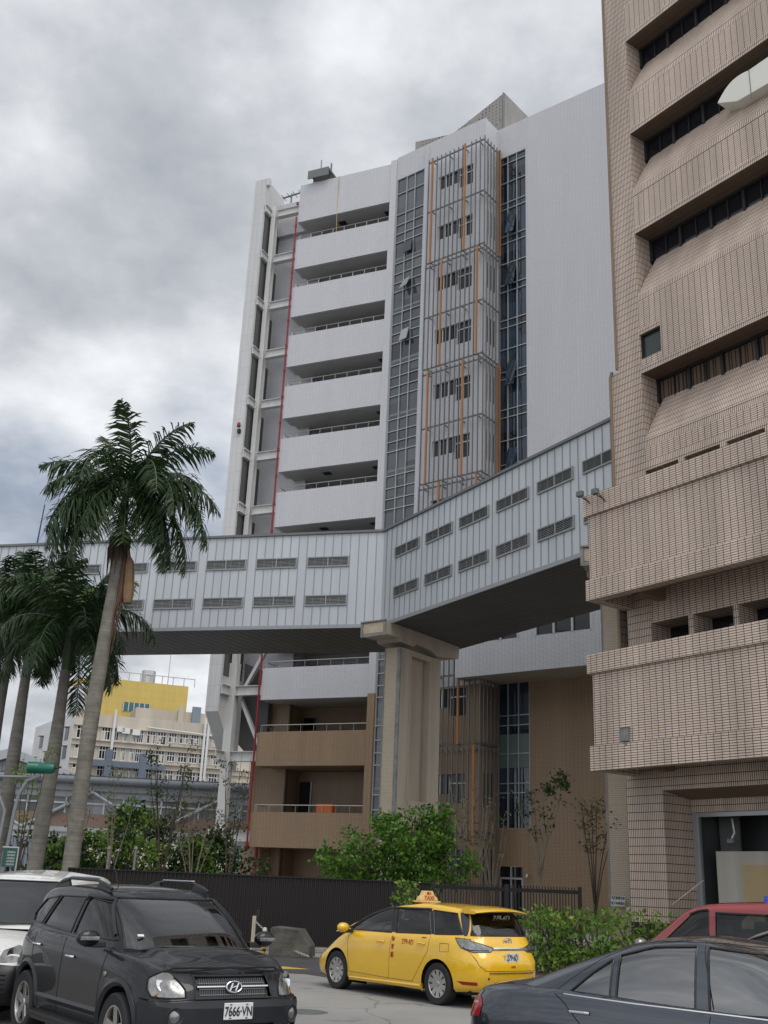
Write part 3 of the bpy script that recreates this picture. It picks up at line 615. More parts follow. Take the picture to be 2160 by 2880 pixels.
mb.poly([(-1.0, 0, 18.4), (-1.0, 9, 18.4), (-1.0, 9, 52), (-1.0, 0, 52)]); mb.poly([(-1.3, 0, -.3), (-1.3, 9, -.3), (-1.3, 9, 18.4), (-1.3, 0, 18.4)])
build('pier', mb, MT['pier_tile'], bb)
mb = MB(); mb.tube([(-1.03, -.02, 18.5), (-1.03, -.02, 52)], .05, 6); mb.tube([(-1.33, -.02, 8.2), (-1.33, -.02, 18.3), (-1.25, -.02, 18.5)], .06, 6); build('rain_pipe', mb, MT['bg_plaster'], bb)
# storey behind the balconies
mb = MB(); sl = [(-.05+1.57*k, 1.33+1.57*k, 8.6, 9.52) for k in range(7)]
s2 = [(-.02+1.56*k, 1.3+1.56*k, 13.2, 14.5) for k in range(7)]
mb.wall(-.05, UE, 9.52, 10.9, (), 0, 0); mb.wall(-.05, UE, 5.0, 10.9, [(a, b_, 8.0, 9.52) for a, b_, _, _ in sl]+[(-.05, UE, 9.52, 10.9)], 0, 1)
mb.wall(0, UE, 14.8, 15.3, (), 0, 0); mb.wall(0, UE, 15.3, 15.54, (), 0, 1); mb.wall(0, UE, 10.9, 14.8, s2, -.001, 1)
for a, b_, c_, d_ in sl: mb.reveal(a, b_, 8.0, 9.52, 0, .9, 0)
for a, b_, c_, d_ in s2: mb.reveal(a, b_, 13.2, 14.5, 0, .5, 0)
build('recessed_wall', mb, [MT['bg_tile'], MT['bg_tile_v']], bb)
mb = MB().wall(-.05, UE, 7.9, 9.6, (), .85); mb.wall(0, UE, 13.1, 14.6, (), .5); build('window_strip', mb, MT['dark_glass'], bb)
for z0, z1, l0, l1 in ((10.1, 13.47, 10.74, 12.81), (5.04, 8.42, 5.74, 7.86)):      # the two balconies
    wf = -1.72; u0 = -1.09
    mb = MB(); mb.box(u0+.1, UE, wf+.09, wf+.3, l0, l1); mb.box(u0+.1, u0+.3, wf+.3, -.01, l0, l1)
    for a, b_, d in ((z0, l0, 0), (l1, z1, -.02)): mb.box(u0+d, UE, wf+d, wf+.34, a, b_); mb.box(u0+d, u0+.34, wf+.34, -.012, a, b_)
    o = build('balcony', mb, MT['bg_tile'], bb)
    mb = MB(); mb.box(u0+.34, UE, wf+.34, -.014, z0+.55, z0+.75); mb.box(.25, .55, -1.38, -.014, z0+.05, z0+.55); mb.box(u0+.34, UE, wf+.34, wf+.6, z0+.05, z0+.55)
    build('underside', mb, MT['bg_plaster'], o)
# ground floor opening
mb = MB(); mb.wall(.06, UE, 4.58, 5.2, (), -.003, 1); mb.poly([(.06, 0, 4.58), (UE, 0, 4.58), (UE, 1.25, 4.4), (.06, 1.25, 4.4)], 2); mb.wall(.06, UE, 4.05, 4.42, (), 1.2, 1)
mb.poly([(.06, 0, -.3), (.06, 1.25, -.3), (.06, 1.25, 4.6), (.06, 0, 4.6)], 1)
build('entrance_lintel', mb, [MT['bg_tile'], MT['bg_tile_v'], MT['bg_plaster']], bb)
mb = MB(); mb.box(.0, .16, 1.25, 1.4, -.3, 4.1); mb.box(.16, .24, 1.3, 1.4, -.3, 4.05); mb.box(.16, UE, 1.28, 1.36, 3.92, 4.05); build('door_frame', mb, MT['mullion'], bb)
mb = MB(); mb.wall(-.2, UE, -.3, 4.4, (), 3.2); mb.poly([(.1, 1.3, -.3), (.1, 3.2, -.3), (.1, 3.2, 4.4), (.1, 1.3, 4.4)]); mb.poly([(0, 1.3, 4.3), (UE, 1.3, 4.3), (UE, 3.2, 4.3), (0, 3.2, 4.3)])
build('entrance_interior', mb, plain('dim_grey_wall', (.075, .08, .08), .8, amt=.2), bb)
mb = MB(); mb.box(.25, .95, 2.2, 2.26, 2.6, 4.0); build('wall_panel', mb, plain('grey_green_panel', (.13, .14, .13), .6, amt=.2), bb)
mb = MB(); mb.box(.25, .75, 2.0, 2.06, -.3, 2.6); build('rusty_door', mb, plain('rusty_brown', (.11, .075, .045), .8, amt=.6, scale=2, streak=True), bb)
mb = MB(); mb.box(.62, UE, 1.5, 1.6, -.3, 2.98); o = build('partition', mb, plain('dirty_white_board', (.50, .48, .42), .8, amt=.2, streak=True), bb)
mb = MB(); mb.box(1.5, 3.0, 1.46, 1.5, -.3, 2.62); build('yellow_door', mb, plain('cream_door', (.50, .38, .20), .6, amt=.15), o)
mb = MB(); mb.tube([(.95, 1.9, 3.9), (1.0, 1.9, 3.5), (.93, 1.85, 3.35)], .04, 6); mb.lathe([(.0, 0), (.09, .02), (.07, .2), (0, .22)], 8, 'X', (.8, 1.85, 3.28)); build('wall_lamp', mb, MT['mullion'], bb)
mb = MB(); mb.box(-1.25, UE, -.06, -.01, -.3, 1.0); mb.box(.3, UE, -.4, -.06, -.3, .85); build('plinth', mb, plain('black_stone_plinth', (.02, .019, .02), .35, amt=.1), bb)
# roof stack duct coming out of a window
du, dz = 3.55, 31.2
q_ = lambda x, y: FC.px(1660+x*500/1659, y*500/1659, w=-.1)
prof = [q_(*p) for p in ((1370, 945), (1185, 965), (1200, 930), (1225, 885), (1255, 835), (1290, 787), (1330, 745), (1375, 708), (1425, 678), (1480, 652))]; zt_ = prof[-1][1]
prof += [(prof[-1][0]+3.5, zt_+.05), (prof[-1][0]+3.5, zt_-1.2)]
mb = MB(); mb.prism([(a, -.1, b_) for a, b_ in prof], (0, .9, 0)); build('duct_hood', mb, MT['duct'], bb, bevel=.02)
u_, z_ = prof[-3]; mb = MB(); mb.box(u_-.01, u_+.015, -.115, -.1, z_-1.15, z_); build('duct_seam', mb, MT['grey_metal'], bb)
# solid core so that no light leaks, and the far side
mb = MB(); mb.wall(-1.0, UE, -.3, 52, (), 9); mb.poly([(UE, 0, -.3), (UE, 9, -.3), (UE, 9, 52), (UE, 0, 52)]); mb.poly([(-1, 0, 52), (UE, 0, 52), (UE, 9, 52), (-1, 9, 52)]); build('rear_wall', mb, MT['bg_plaster'], bb)
# second pillar of the bridge beside the beige building
_d = ray(1738, 2000); _r2 = 35.0; _t = _r2/math.hypot(_d.x, _d.y)
f2 = Frame(_d.x*_t-.45*math.cos(R(52.9))-.33*math.sin(R(52.9)), _d.y*_t-.45*math.sin(R(52.9))+.33*math.cos(R(52.9)), 52.9, DZ)
f2 = Frame(f2.o.x, f2.o.y, 70, DZ)
p2 = pillar('pale tiled pillar holding the bridge beside the beige tiled building', f2)

# cameras, notices and boxes on the walls
def camera_thing(label, P, deg, big=True):
    o = thing('security_camera', label, 'camera', P, deg)
    mb = MB(); mb.lathe([(0, 0), (.06, .01), (.065, .24), (.05, .26), (0, .26)], 10, 'Y'); mb.xf(Matrix.Translation((0, -.3, 0)) @ Matrix.Rotation(R(12), 4, 'X')); build('housing', mb, MT['steel_white'], o, smooth=True)
    mb = MB(); mb.tube([(0, 0, .1), (0, -.12, .02)], .025, 6); mb.box(-.06, .06, -.02, .02, .04, .18); build('bracket', mb, MT['grey_metal'], o)
    return o
def on_c(x, y, w): u, z = FC.px(x, y, w); return FC.W(u, w, z)
camera_thing('white camera under the grey box on the lower beige balcony', on_c(1748, 2079, -1.66), 100)
mb = MB(); P = on_c(1762, 2066, -1.64); mb.box(-.13, .13, -.12, 0, -.2, .18); mb.box(-.15, .15, -.14, 0, .18, .2); mb.box(.02, .07, -.1, -.02, -.32, -.2); bx = build('junction_box', mb, MT['grey_metal'], None, bevel=.01); bx.location = P; bx.rotation_euler = (0, 0, FC.a); tag(bx, 'small grey metal box fixed to the lower beige balcony', 'box')
def flood(label, x, y):
    P = on_c(x, y, -1.74); o = thing('floodlight', label, 'lamp', P, math.degrees(FC.a), 'dark floodlights on the upper beige balcony')
    mb = MB(); mb.tube([(0, 0, -.1), (-.12, -.3, .05)], .02, 5); mb.tube([(0, 0, -.1), (.1, -.05, -.22), (-.15, -.05, .1)], .015, 5); build('bracket', mb, MT['dark'], o)
    mb = MB(); mb.box(-.14, .08, -.42, -.26, -.02, .16); build('lamp_head', mb, MT['slat_dark'], o, bevel=.02)
flood('dark floodlight at the very corner of the upper beige balcony', 1655, 1402); flood('dark floodlight a step in from the corner of the upper beige balcony', 1698, 1395)
P = FA.W(FA.px(1100+995*640/1659, 2350+298*640/1659, 1.6)[0], 1.55, FA.px(1100+995*640/1659, 2350+298*640/1659, 1.6)[1]); camera_thing('white camera on the tan wall beside the low window', P, 141.8-180+25)
def text_mesh(name, s, size, mat, parent, mtx, ext=.002, bold=0, sx=1):
    cu = bpy.data.curves.new('txt', 'FONT'); cu.body = s; cu.size = size; cu.align_x = 'CENTER'; cu.align_y = 'CENTER'; cu.extrude = ext; cu.offset = bold
    tmp = bpy.data.objects.new('txt', cu); C.objects.link(tmp); dg = bpy.context.evaluated_depsgraph_get(); dg.update()
    me = bpy.data.meshes.new_from_object(tmp.evaluated_get(dg)); bpy.data.objects.remove(tmp); bpy.data.curves.remove(cu)
    me.materials.clear(); me.materials.append(mat); me.transform(mtx @ Matrix.Diagonal((sx, 1, 1, 1))); me.name = name
    o = bpy.data.objects.new(name, me); C.objects.link(o); o.parent = parent; return o
UPR = Matrix.Rotation(PI/2, 4, 'X')               # text lying in xy stands up facing -y
MT['ink'] = plain('black_ink', (.02, .02, .025), .7, amt=0); MT['paper'] = plain('white_notice_paper', (.62, .61, .58), .6, amt=.1)
def notice(label, x, y, r, wd, ht, lines, deg):
    P = at_range(x, y, r); o = thing('notice', label, 'sign', P, deg)
    mb = MB(); mb.box(-wd/2, wd/2, -.01, 0, -ht/2, ht/2); build('board', mb, MT['paper'], o)
    for i, l in enumerate(lines): text_mesh('lettering', l, ht/len(lines)*.72, MT['ink'], o, Matrix.Translation((0, -.013, ht*(.5-(i+.5)/len(lines)))) @ UPR, bold=.002, sx=.62)
    return o
notice('white paper notice with two lines of characters, higher on the pillar by the hedge', 1738, 2534, 34.85, .42, .30, ['汽機車請勿停', '地下停車場出'], 342); notice('white paper notice with two lines of characters, lower and partly behind the hedge', 1781, 2567, 34.75, .40, .30, ['請勿亂', '停車場'], 330)
# ---------------------------------------------------------------- vehicles
def pchip(tab):
    """smooth interpolation through rows (key, values...)"""
    ks = [r_[0] for r_ in tab]; vsn = len(tab[0])-1
    def f(x):
        x = min(max(x, ks[0]), ks[-1])
        for i in range(len(ks)-1):
            if x <= ks[i+1]: break
        h = ks[i+1]-ks[i]; t = (x-ks[i])/h; o = []
        for j in range(1, vsn+1):
            y0, y1 = tab[i][j], tab[i+1][j]; d = (y1-y0)/h
            def sl(k):
                if k == 0: return (tab[1][j]-tab[0][j])/(ks[1]-ks[0])
                if k == len(ks)-1: return (tab[-1][j]-tab[-2][j])/(ks[-1]-ks[-2])
                a = (tab[k][j]-tab[k-1][j])/(ks[k]-ks[k-1]); b = (tab[k+1][j]-tab[k][j])/(ks[k+1]-ks[k])
                return 0 if a*b <= 0 else 2*a*b/(a+b)
            m0, m1 = sl(i)*h, sl(i+1)*h
            o.append((2*t**3-3*t*t+1)*y0+(t**3-2*t*t+t)*m0+(-2*t**3+3*t*t)*y1+(t**3-t*t)*m1)
        return o
    return f
class Shell:
    """closed wall of a car body: around the plan (p, in metres) and from its lower to its upper edge (v)"""
    def __init__(s, rows, zb, zt, seam_front=False):
        s.row = pchip(rows); s.zb = pchip(zb); s.zt = pchip(zt); s.H = 1.0
        th0 = 0 if seam_front else -PI; n = 6000; xf, xr, b, e = s.row(.6); pts = []
        s.ths = [th0+2*PI*i/n for i in range(n+1)]
        s.acc = [0.0]
        last = None
        for t in s.ths:
            q = s.xy(t, .6)
            if last: s.acc.append(s.acc[-1]+math.hypot(q[0]-last[0], q[1]-last[1]))
            last = q
        s.L = s.acc[-1]; s.th0 = th0; s.n = n
    def xy(s, th, v, off=0):
        xf, xr, b, e = s.row(v); a = (xf-xr)/2+off; xc = (xf+xr)/2; b += off; c, sn = math.cos(th), math.sin(th)
        return xc+a*math.copysign(abs(c)**(2/e), c), b*math.copysign(abs(sn)**(2/e), sn)
    def th(s, p):
        lo, hi = 0, s.n; p = min(max(p, 0), s.L)
        while hi-lo > 1:
            m_ = (lo+hi)//2
            if s.acc[m_] <= p: lo = m_
            else: hi = m_
        d = s.acc[hi]-s.acc[lo]; return s.ths[lo]+(s.ths[hi]-s.ths[lo])*((p-s.acc[lo])/d if d > 1e-12 else 0)
    def p_of(s, th):
        while th < s.th0: th += 2*PI
        while th > s.th0+2*PI: th -= 2*PI
        f = (th-s.th0)/(2*PI)*s.n; i = min(int(f), s.n-1); return s.acc[i]+(s.acc[i+1]-s.acc[i])*(f-i)
    def pos(s, p, v, off=0):
        th = s.th(p); x0, _ = s.xy(th, .6); zb, = s.zb(x0); zt, = s.zt(x0); x, y = s.xy(th, min(max(v, 0), 1), off); return Vector((x, y, zb+(zt-zb)*v))
    def inv(s, kind, a, z):
        """(p, v) of a spot given by side view 'l'/'r' (x, z) or front/rear view 'f'/'b' (y, z)"""
        lo_, hi_ = (0, PI) if kind in 'lr' else (0, PI/2) if kind == 'f' else (PI/2, PI)
        for _ in range(26):
            th = (lo_+hi_)/2; x0, _y = s.xy(th, .6); zb, = s.zb(x0); zt, = s.zt(x0); v = (z-zb)/(zt-zb); x, y = s.xy(th, min(max(v, 0), 1))
            if (x > a if kind in 'lr' else y < abs(a) if kind == 'f' else y > abs(a)): lo_ = th
            else: hi_ = th
        if kind == 'r' or (kind in 'fb' and a < 0): th = -th
        return s.p_of(th), v
    def path(s, pts, closed, step=.05):
        """spots along straight lines of the view they are given in, as (p, v)"""
        o = []; n_ = len(pts)
        for i in range(n_ if closed else n_-1):
            A, B = pts[i], pts[(i+1) % n_]; a, b = s.inv(*A), s.inv(*B); n = max(1, int(math.hypot(b[0]-a[0], b[1]-a[1])/step))
            for k in range(n):
                t = k/n
                o.append(s.inv(A[0], A[1]+(B[1]-A[1])*t, A[2]+(B[2]-A[2])*t) if A[0] == B[0] else (a[0]+(b[0]-a[0])*t, a[1]+(b[1]-a[1])*t))
        if not closed: o.append(s.inv(*pts[-1]))
        return o
    def poly(s, pts, step=.06): return s.path(pts, True, step)
    def cut(s, regions, np_=150, vs=None):
        """regions: (name or None for a hole, polygon in (p, v), offset) -> {name: MB}"""
        vs = vs or [0, .03, .08, .15, .25, .35, .45, .55, .65, .74, .82, .88, .92, .95, .975, .99, 1]
        P = []; jr = random.Random(4)
        for i in range(np_+1):
            for v in vs: P.append((s.L*i/np_+(jr.uniform(-.006, .006) if 0 < v < 1 and 0 < i < np_ else 0), v+(jr.uniform(-.003, .003) if 0 < v < 1 and 0 < i < np_ else 0)))
        E_ = []
        for _, pl, _ in regions:
            b = len(P); P += pl; E_ += [(b+i, b+(i+1) % len(pl)) for i in range(len(pl))]
        ov, oe, of, _, _, _ = delaunay_2d_cdt([Vector(q) for q in P], E_, [], 0, 1e-5)
        def inside(pt, pl):
            r_ = False
            for (x0, y0), (x1, y1) in zip(pl, pl[1:]+pl[:1]):
                if (y0 > pt[1]) != (y1 > pt[1]) and pt[0] < (x1-x0)*(pt[1]-y0)/(y1-y0)+x0: r_ = not r_
            return r_
        bb_ = [(min(q[0] for q in pl), max(q[0] for q in pl), min(q[1] for q in pl), max(q[1] for q in pl)) for _, pl, _ in regions]
        res = {}; idx = {}
        for f in of:
            c = sum((ov[i] for i in f), Vector((0, 0)))/len(f)
            if c.y < 0 or c.y > 1: continue
            key, off = 'body', 0
            for (nm, pl, of_), B_ in zip(regions, bb_):
                if B_[0] <= c.x <= B_[1] and B_[2] <= c.y <= B_[3] and inside(c, pl): key, off = nm, of_; break
            if key is None: continue
            mb = res.setdefault(key, MB()); ix = idx.setdefault(key, {}); q = []
            for i in f:
                if i not in ix: ix[i] = len(mb.v); mb.v.append(s.pos(ov[i].x, ov[i].y, off))
                q.append(ix[i])
            A, B2, C2 = (ov[i] for i in f[:3])
            if (B2-A).cross(C2-A) < 0: q.reverse()
            mb.f.append(q); mb.m.append(0)
        return res
    def line(s, mb, pts, r=.006, off=0, m=0, closed=False):
        o = [s.pos(*q, off) for q in s.path(pts, closed)]
        if closed: o.append(o[0])
        mb.tube(o, r, 6, m)
    def cap(s, mb, crown, zadd=None, n=75, nt_=22, dark=None):
        """surface over the upper edge: crown(x) is its rise at the middle"""
        rows = []
        for i in range(n+1):
            p = (0 if s.th0 == 0 else s.L/2)+s.L/2*i/n; L_ = s.pos(p, 1); L_.y = abs(L_.y)
            rows.append([Vector((L_.x, L_.y*t, L_.z+crown(L_.x)*(1-t*t)*min(1, (L_.y/.75)**2)+(zadd(L_.x, L_.y*t) if zadd else 0)*min(1, (1-abs(t))*8)*min(1, (L_.y/.75)**2))) for t in [1-2*j/nt_ for j in range(nt_+1)]])
        b = len(mb.v)
        for r_ in rows: mb.v += r_
        for i in range(n):
            for j in range(nt_): mb.f.append([b+i*(nt_+1)+j, b+(i+1)*(nt_+1)+j, b+(i+1)*(nt_+1)+j+1, b+i*(nt_+1)+j+1]); mb.m.append(1 if dark and dark(sum((mb.v[q] for q in mb.f[-1]), Vector())/4) else 0)
def carpaint(name, col, metal=0, rough=.3, dust=.1):
    m, t, b = new_mat(name); b.inputs['Metallic'].default_value = metal; b.inputs['Coat Weight'].default_value = 1; b.inputs['Coat Roughness'].default_value = .02; b.inputs['Coat IOR'].default_value = 1.6
    tc_ = N(t, 'ShaderNodeTexCoord'); n_ = noise(t, tc_.outputs['Object'], 2.5, 5, .65)
    mr = N(t, 'ShaderNodeMapRange'); t.links.new(n_, mr.inputs[0]); mr.inputs[1].default_value = .35; mr.inputs[2].default_value = .7; mr.inputs[3].default_value = rough; mr.inputs[4].default_value = rough+dust
    t.links.new(mr.outputs[0], b.inputs['Roughness']); t.links.new(dirt(t, col, .08, 1.5), b.inputs['Base Color']); return m
MT['cabin'] = plain('dark_cabin_trim', (.03, .03, .032), .7, amt=.1); MT['cabin_seat'] = plain('grey_seat_cloth', (.10, .10, .10), .85, amt=.15)
MT['car_glass'] = clear_glass('car_window_glass', (.42, .46, .45), 1.55)
MT['car_glass_dark'] = clear_glass('tinted_car_glass', (.13, .13, .14), 1.5)
MT['screen_glass'] = clear_glass('windscreen_glass', (.55, .62, .62), 2.0)
MT['rubber'] = plain('tyre_rubber', (.016, .016, .017), .75, amt=.25, scale=4)
MT['trim'] = plain('black_trim', (.012, .012, .013), .4, amt=.1)
MT['alloy'] = plain('alloy_rim', (.50, .49, .47), .3, .85, amt=.25, scale=5)
MT['chrome'] = plain('chrome', (.7, .7, .7), .12, 1, amt=0)
MT['lamp'] = glass('headlamp_lens', (.30, .30, .29), .06, 1.6); MT['lamp2'] = plain('lamp_reflector', (.24, .24, .235), .22, .6, amt=.55, scale=16, coat=1)
MT['amber'] = plain('amber_lens', (.55, .20, .03), .15, amt=.2, scale=20); MT['red_lens'] = plain('red_lens', (.30, .008, .012), .12, amt=.1)
MT['plate'] = plain('plate_white', (.62, .64, .62), .45, amt=.06); MT['red_ink'] = plain('red_ink', (.42, .025, .012), .6, amt=0)
MT['under'] = plain('dark_underbody', (.008, .008, .008), .9, amt=0)
def wheel(parent, X, Y, rad, wid, spokes, style, name='wheel'):
    s_ = 1 if Y > 0 else -1
    o = bpy.data.objects.new(name, None); C.objects.link(o); o.parent = parent; o.location = (X, Y, rad); o.empty_display_size = .2
    r0 = rad*.66
    mb = MB(); w_ = wid/2
    mb.lathe([(r0, -w_*.9), (rad*.93, -w_), (rad*.985, -w_*.85), (rad, -w_*.55), (rad, w_*.55), (rad*.985, w_*.85), (rad*.93, w_), (r0*1.02, w_*.92), (r0*.98, w_*.8), (r0, -w_*.9)], 40, 'Y'); build('tyre', mb, MT['rubber'], o, smooth=True)
    mb = MB(); f = w_*.9*s_
    mb.lathe([(r0*1.0, f), (r0*.97, f*1.02), (r0*.93, f*.97), (r0*.90, f*.6), (r0*.88, -f*.3)], 40, 'Y')
    for k in range(spokes):
        a = 2*PI*k/spokes+.3
        for d_ in ((-.5, .5) if style == 'pair' else (0,)):
            wi, wo = ((.024, .022) if style == 'pair' else (.045, .036) if style == 'five' else (.028, .040)); aa = a+d_*.26
            p0 = Vector((math.cos(aa)*r0*.16, 0, math.sin(aa)*r0*.16)); p1 = Vector((math.cos(aa)*r0*.93, 0, math.sin(aa)*r0*.93)); tg = Vector((-math.sin(aa), 0, math.cos(aa)))
            y0, y1 = f*.80, f*.93
            pts = [p0+tg*wi+Vector((0, y0, 0)), p0-tg*wi+Vector((0, y0, 0)), p1-tg*wo+Vector((0, y1, 0)), p1+tg*wo+Vector((0, y1, 0))]
            mb.prism(pts, (0, -.03*s_, 0))
    mb.lathe([(0, f*.90), (r0*.14, f*.90), (r0*.2, f*.84), (r0*.22, f*.7)], 20, 'Y')
    rm = build('rim', mb, MT['alloy'], o, fixn=True, bevel=.004)
    mb = MB(); mb.lathe([(0, f*.35), (r0*.9, f*.35)], 28, 'Y'); build('brake_disc', mb, MT['under'], o)
    return o
def arch(X, rad, n=14): return [(X+rad*math.cos(PI*k/n), .33+rad*math.sin(PI*k/n)) for k in range(n+1)]+[(X-rad, .02), (X+rad, .02)]
def car(name, label, cat, loc, deg, S):
    """S: lower and upper shell tables, regions, wheels; returns the car's root and its two shells"""
    root = thing(name, label, cat, (loc[0], loc[1], 0), deg)
    lo = Shell(S['rows'], S['zb'], S['zt'], S.get('seam_front', False)); up = Shell(S['urows'], S['uzb'], S['uzt'], S.get('seam_front', False))
    reg = []
    for sd in 'lr':
        for X in S['axles']:
            a = arch(X, S['arch']); reg.append((None, lo.poly([(sd, x, z+S.get('archz', 0)) for x, z in a]), 0))
    for nm, pts, off in S.get('lower', []): reg.append((nm, lo.poly(pts), off))
    low = lo.cut(reg, S.get('np', 150))
    ureg = []
    for nm, pts, off in S['upper']:
        if all(q[0] == ('f' if S.get('seam_front') else 'b') for q in pts):      # a pane that lies across the seam of the shell is cut as two halves
            k_, w0, z0 = pts[1]; _, w1, z1 = pts[2]
            for sg in (1, -1): ureg.append((nm, up.poly([(k_, .004*sg, z0), (k_, w0*sg, z0), (k_, w1*sg, z1), (k_, .004*sg, z1)]), off))
        else: ureg.append((nm, up.poly(pts), off))
    upp = up.cut(ureg, 130)
    body = low.pop('body'); u_ = upp.pop('body'); body.add(u_.v, u_.f)
    xf_, xr_, b_, e_ = up.row(0); lo.cap(body, S['hood_crown'], S.get('hood_add'), dark=lambda q: abs((q.x-(xf_+xr_)/2)/((xf_-xr_)/2-.04))**e_+abs(q.y/(b_-.03))**e_ < 1); up.cap(body, lambda x: S['roof_crown'], S.get('roof_add'), n=65)
    bo = build('body', body, [S['paint'], MT['cabin']], root, smooth=True, weld=.0008, angle=38)
    zb_ = up.zb(0)[0]
    for X_ in S.get('seats', (.05, -.85)):
        for Y_ in (.36, -.36):
            mb = MB(); mb.prism([(X_, Y_-.23, zb_-.1), (X_-.12, Y_-.21, zb_+.24), (X_-.12, Y_+.21, zb_+.24), (X_, Y_+.23, zb_-.1)], (-.12, 0, .02)); mb.box(X_-.25, X_-.15, Y_-.13, Y_+.13, zb_+.29, zb_+.46); mb.box(X_-.20, X_-.18, Y_-.05, Y_+.05, zb_+.22, zb_+.30); build('seat', mb, MT['cabin_seat'], root, bevel=.03)
    mb = MB(); mb.tube([(.42+.06*math.cos(a*PI/10), .36+.18*math.sin(a*PI/10), zb_+.02+.16*math.cos(a*PI/10)) for a in range(21)], .013, 6); build('steering_wheel', mb, MT['trim'], root, smooth=True)
    mb = MB(); mb.box(.55, .95, -.66, .66, zb_-.1, zb_+.045); build('dashboard', mb, MT['cabin'], root, bevel=.03)
    mb = MB(); mb.box(S['rows'][0][2]+.15, S['rows'][0][1]-.15, -.68, .68, .2, .6); build('underbody', mb, MT['under'], root)
    for d_ in (low, upp):
        for nm, mbx in d_.items():
            base = nm.split('#')[0]; key = nm.split('#')[1] if '#' in nm else nm
            build(base, mbx, S['mats'].get(nm, S['mats'].get(base)), root, smooth=True, angle=38)
    for X in S['axles']:
        for Y in (S['track'], -S['track']):
            wheel(root, X, Y, S['wr'], S['ww'], *S['spokes'])
            mb = MB(); sg = 1 if Y > 0 else -1
            b = len(mb.v); n = 18; ra = S['arch']
            for k in range(n+1):
                a = PI*1.06*k/n-.09
                for yy in (Y+sg*.08, Y-sg*.35): mb.v.append(Vector((X+ra*math.cos(a), yy, .33+S.get('archz', 0)+ra*math.sin(a))))
            for k in range(n): mb.f.append([b+2*k, b+2*k+1, b+2*k+3, b+2*k+2]); mb.m.append(0)
            mb.poly([(X+ra*math.cos(PI*k/n), Y-sg*.34, .33+ra*math.sin(PI*k/n)) for k in range(n+1)]+[(X-ra, Y-sg*.34, .1), (X+ra, Y-sg*.34, .1)])
            build('wheel_well', mb, MT['under'], root)
    return root, lo, up
def plate(root, txt, mtx, ink, wd=.32, ht=.15, mat=None, extra=None):
    o = bpy.data.objects.new('number_plate', None); C.objects.link(o); o.parent = root; o.matrix_local = mtx; o.empty_display_size = .1
    mb = MB(); mb.box(-wd/2, wd/2, -.008, .004, -ht/2, ht/2); build('plate_board', mb, MT['plate'], o, bevel=.006)
    text_mesh('plate_lettering', txt, ht*.78, ink, o, Matrix.Translation((0, -.0095, -.006)) @ UPR, ext=.001, bold=.003, sx=.72)
    mb = MB()
    for x in (-.09, .09):
        for z in (ht*.40, -ht*.40): mb.box(x-.012, x+.012, -.013, -.008, z-.004, z+.004)
    build('plate_bolt', mb, MT['ink'], o); return o
def mirror(root, X, Y, z, mat, lampm=None):
    s_ = 1 if Y > 0 else -1
    mb = MB(); prof = [(0, 0), (.06, .01), (.095, .05), (.10, .11), (.07, .15), (0, .16)]
    mb.lathe([(r_*1.0, h-.08) for r_, h in prof], 14, 'X'); mb.v = [Vector((v.x*.9, v.y*1.25, v.z*.85)) for v in mb.v]; mb.xf(Matrix.Translation((X, Y+s_*.14, z)))
    o = build('wing_mirror', mb, mat, root, smooth=True, angle=60)
    mb = MB(); mb.box(X-.05, X+.03, min(Y-s_*.06, Y+s_*.1), max(Y-s_*.06, Y+s_*.1), z-.09, z-.03); build('mirror_foot', mb, MT['trim'], o, bevel=.01)
    if lampm:
        mb = MB(); mb.box(X+.045, X+.085, min(Y+s_*.04, Y+s_*.24), max(Y+s_*.04, Y+s_*.24), z-.02, z+.02); build('mirror_lamp', mb, lampm, o, bevel=.008)
    return o
def handle(root, sh, side, x, z, mat):
    p, v = sh.inv(side, x, z); P = sh.pos(p, v); s_ = 1 if side == 'l' else -1
    mb = MB(); mb.tube([(x-.09, P.y+s_*.008, z), (x-.07, P.y+s_*.035, z+.004), (x+.07, P.y+s_*.035, z+.004), (x+.09, P.y+s_*.008, z)], .014, 8); mb.lathe([(0, .002), (.045, .003), (.05, -.01)], 14, 'Y', (x, 0, z)) if False else None
    return build('door_handle', mb, mat, root, smooth=True)
def seams(root, sh, lines, r=.005, mat=None, name='panel_gap', off=-.001):
    mb = MB()
    for l in lines: sh.line(mb, l, r, off)
    return build(name, mb, mat or MT['under'], root)
def tubes(root, name, sh, polys, r, mat, off=0):
    for pl in polys:
        mb = MB(); sh.line(mb, pl, r, off, closed=True); build(name, mb, mat, root, smooth=True)
both = lambda pts: [[('l',)+q for q in pts], [('r',)+q for q in pts]]
FV = Matrix.Identity(4)
def facing_front(x, y, z, tilt=0): return Matrix.Translation((x, y, z)) @ Matrix.Rotation(PI/2, 4, 'Z') @ Matrix.Rotation(tilt, 4, 'X')
def facing_rear(x, y, z, tilt=0): return Matrix.Translation((x, y, z)) @ Matrix.Rotation(-PI/2, 4, 'Z') @ Matrix.Rotation(tilt, 4, 'X')
def facing_left(x, y, z): return Matrix.Translation((x, y, z)) @ Matrix.Rotation(PI, 4, 'Z')
def wiper(root, pts, zoff=.02):
    mb = MB(); mb.tube([Vector(p)+Vector((.01, 0, zoff)) for p in pts], .012, 6); build('wiper', mb, MT['trim'], root)
def lines_side(root, lo, ls, **k):
    for l in ls:
        for q in both(l): seams(root, lo, [q], **k)

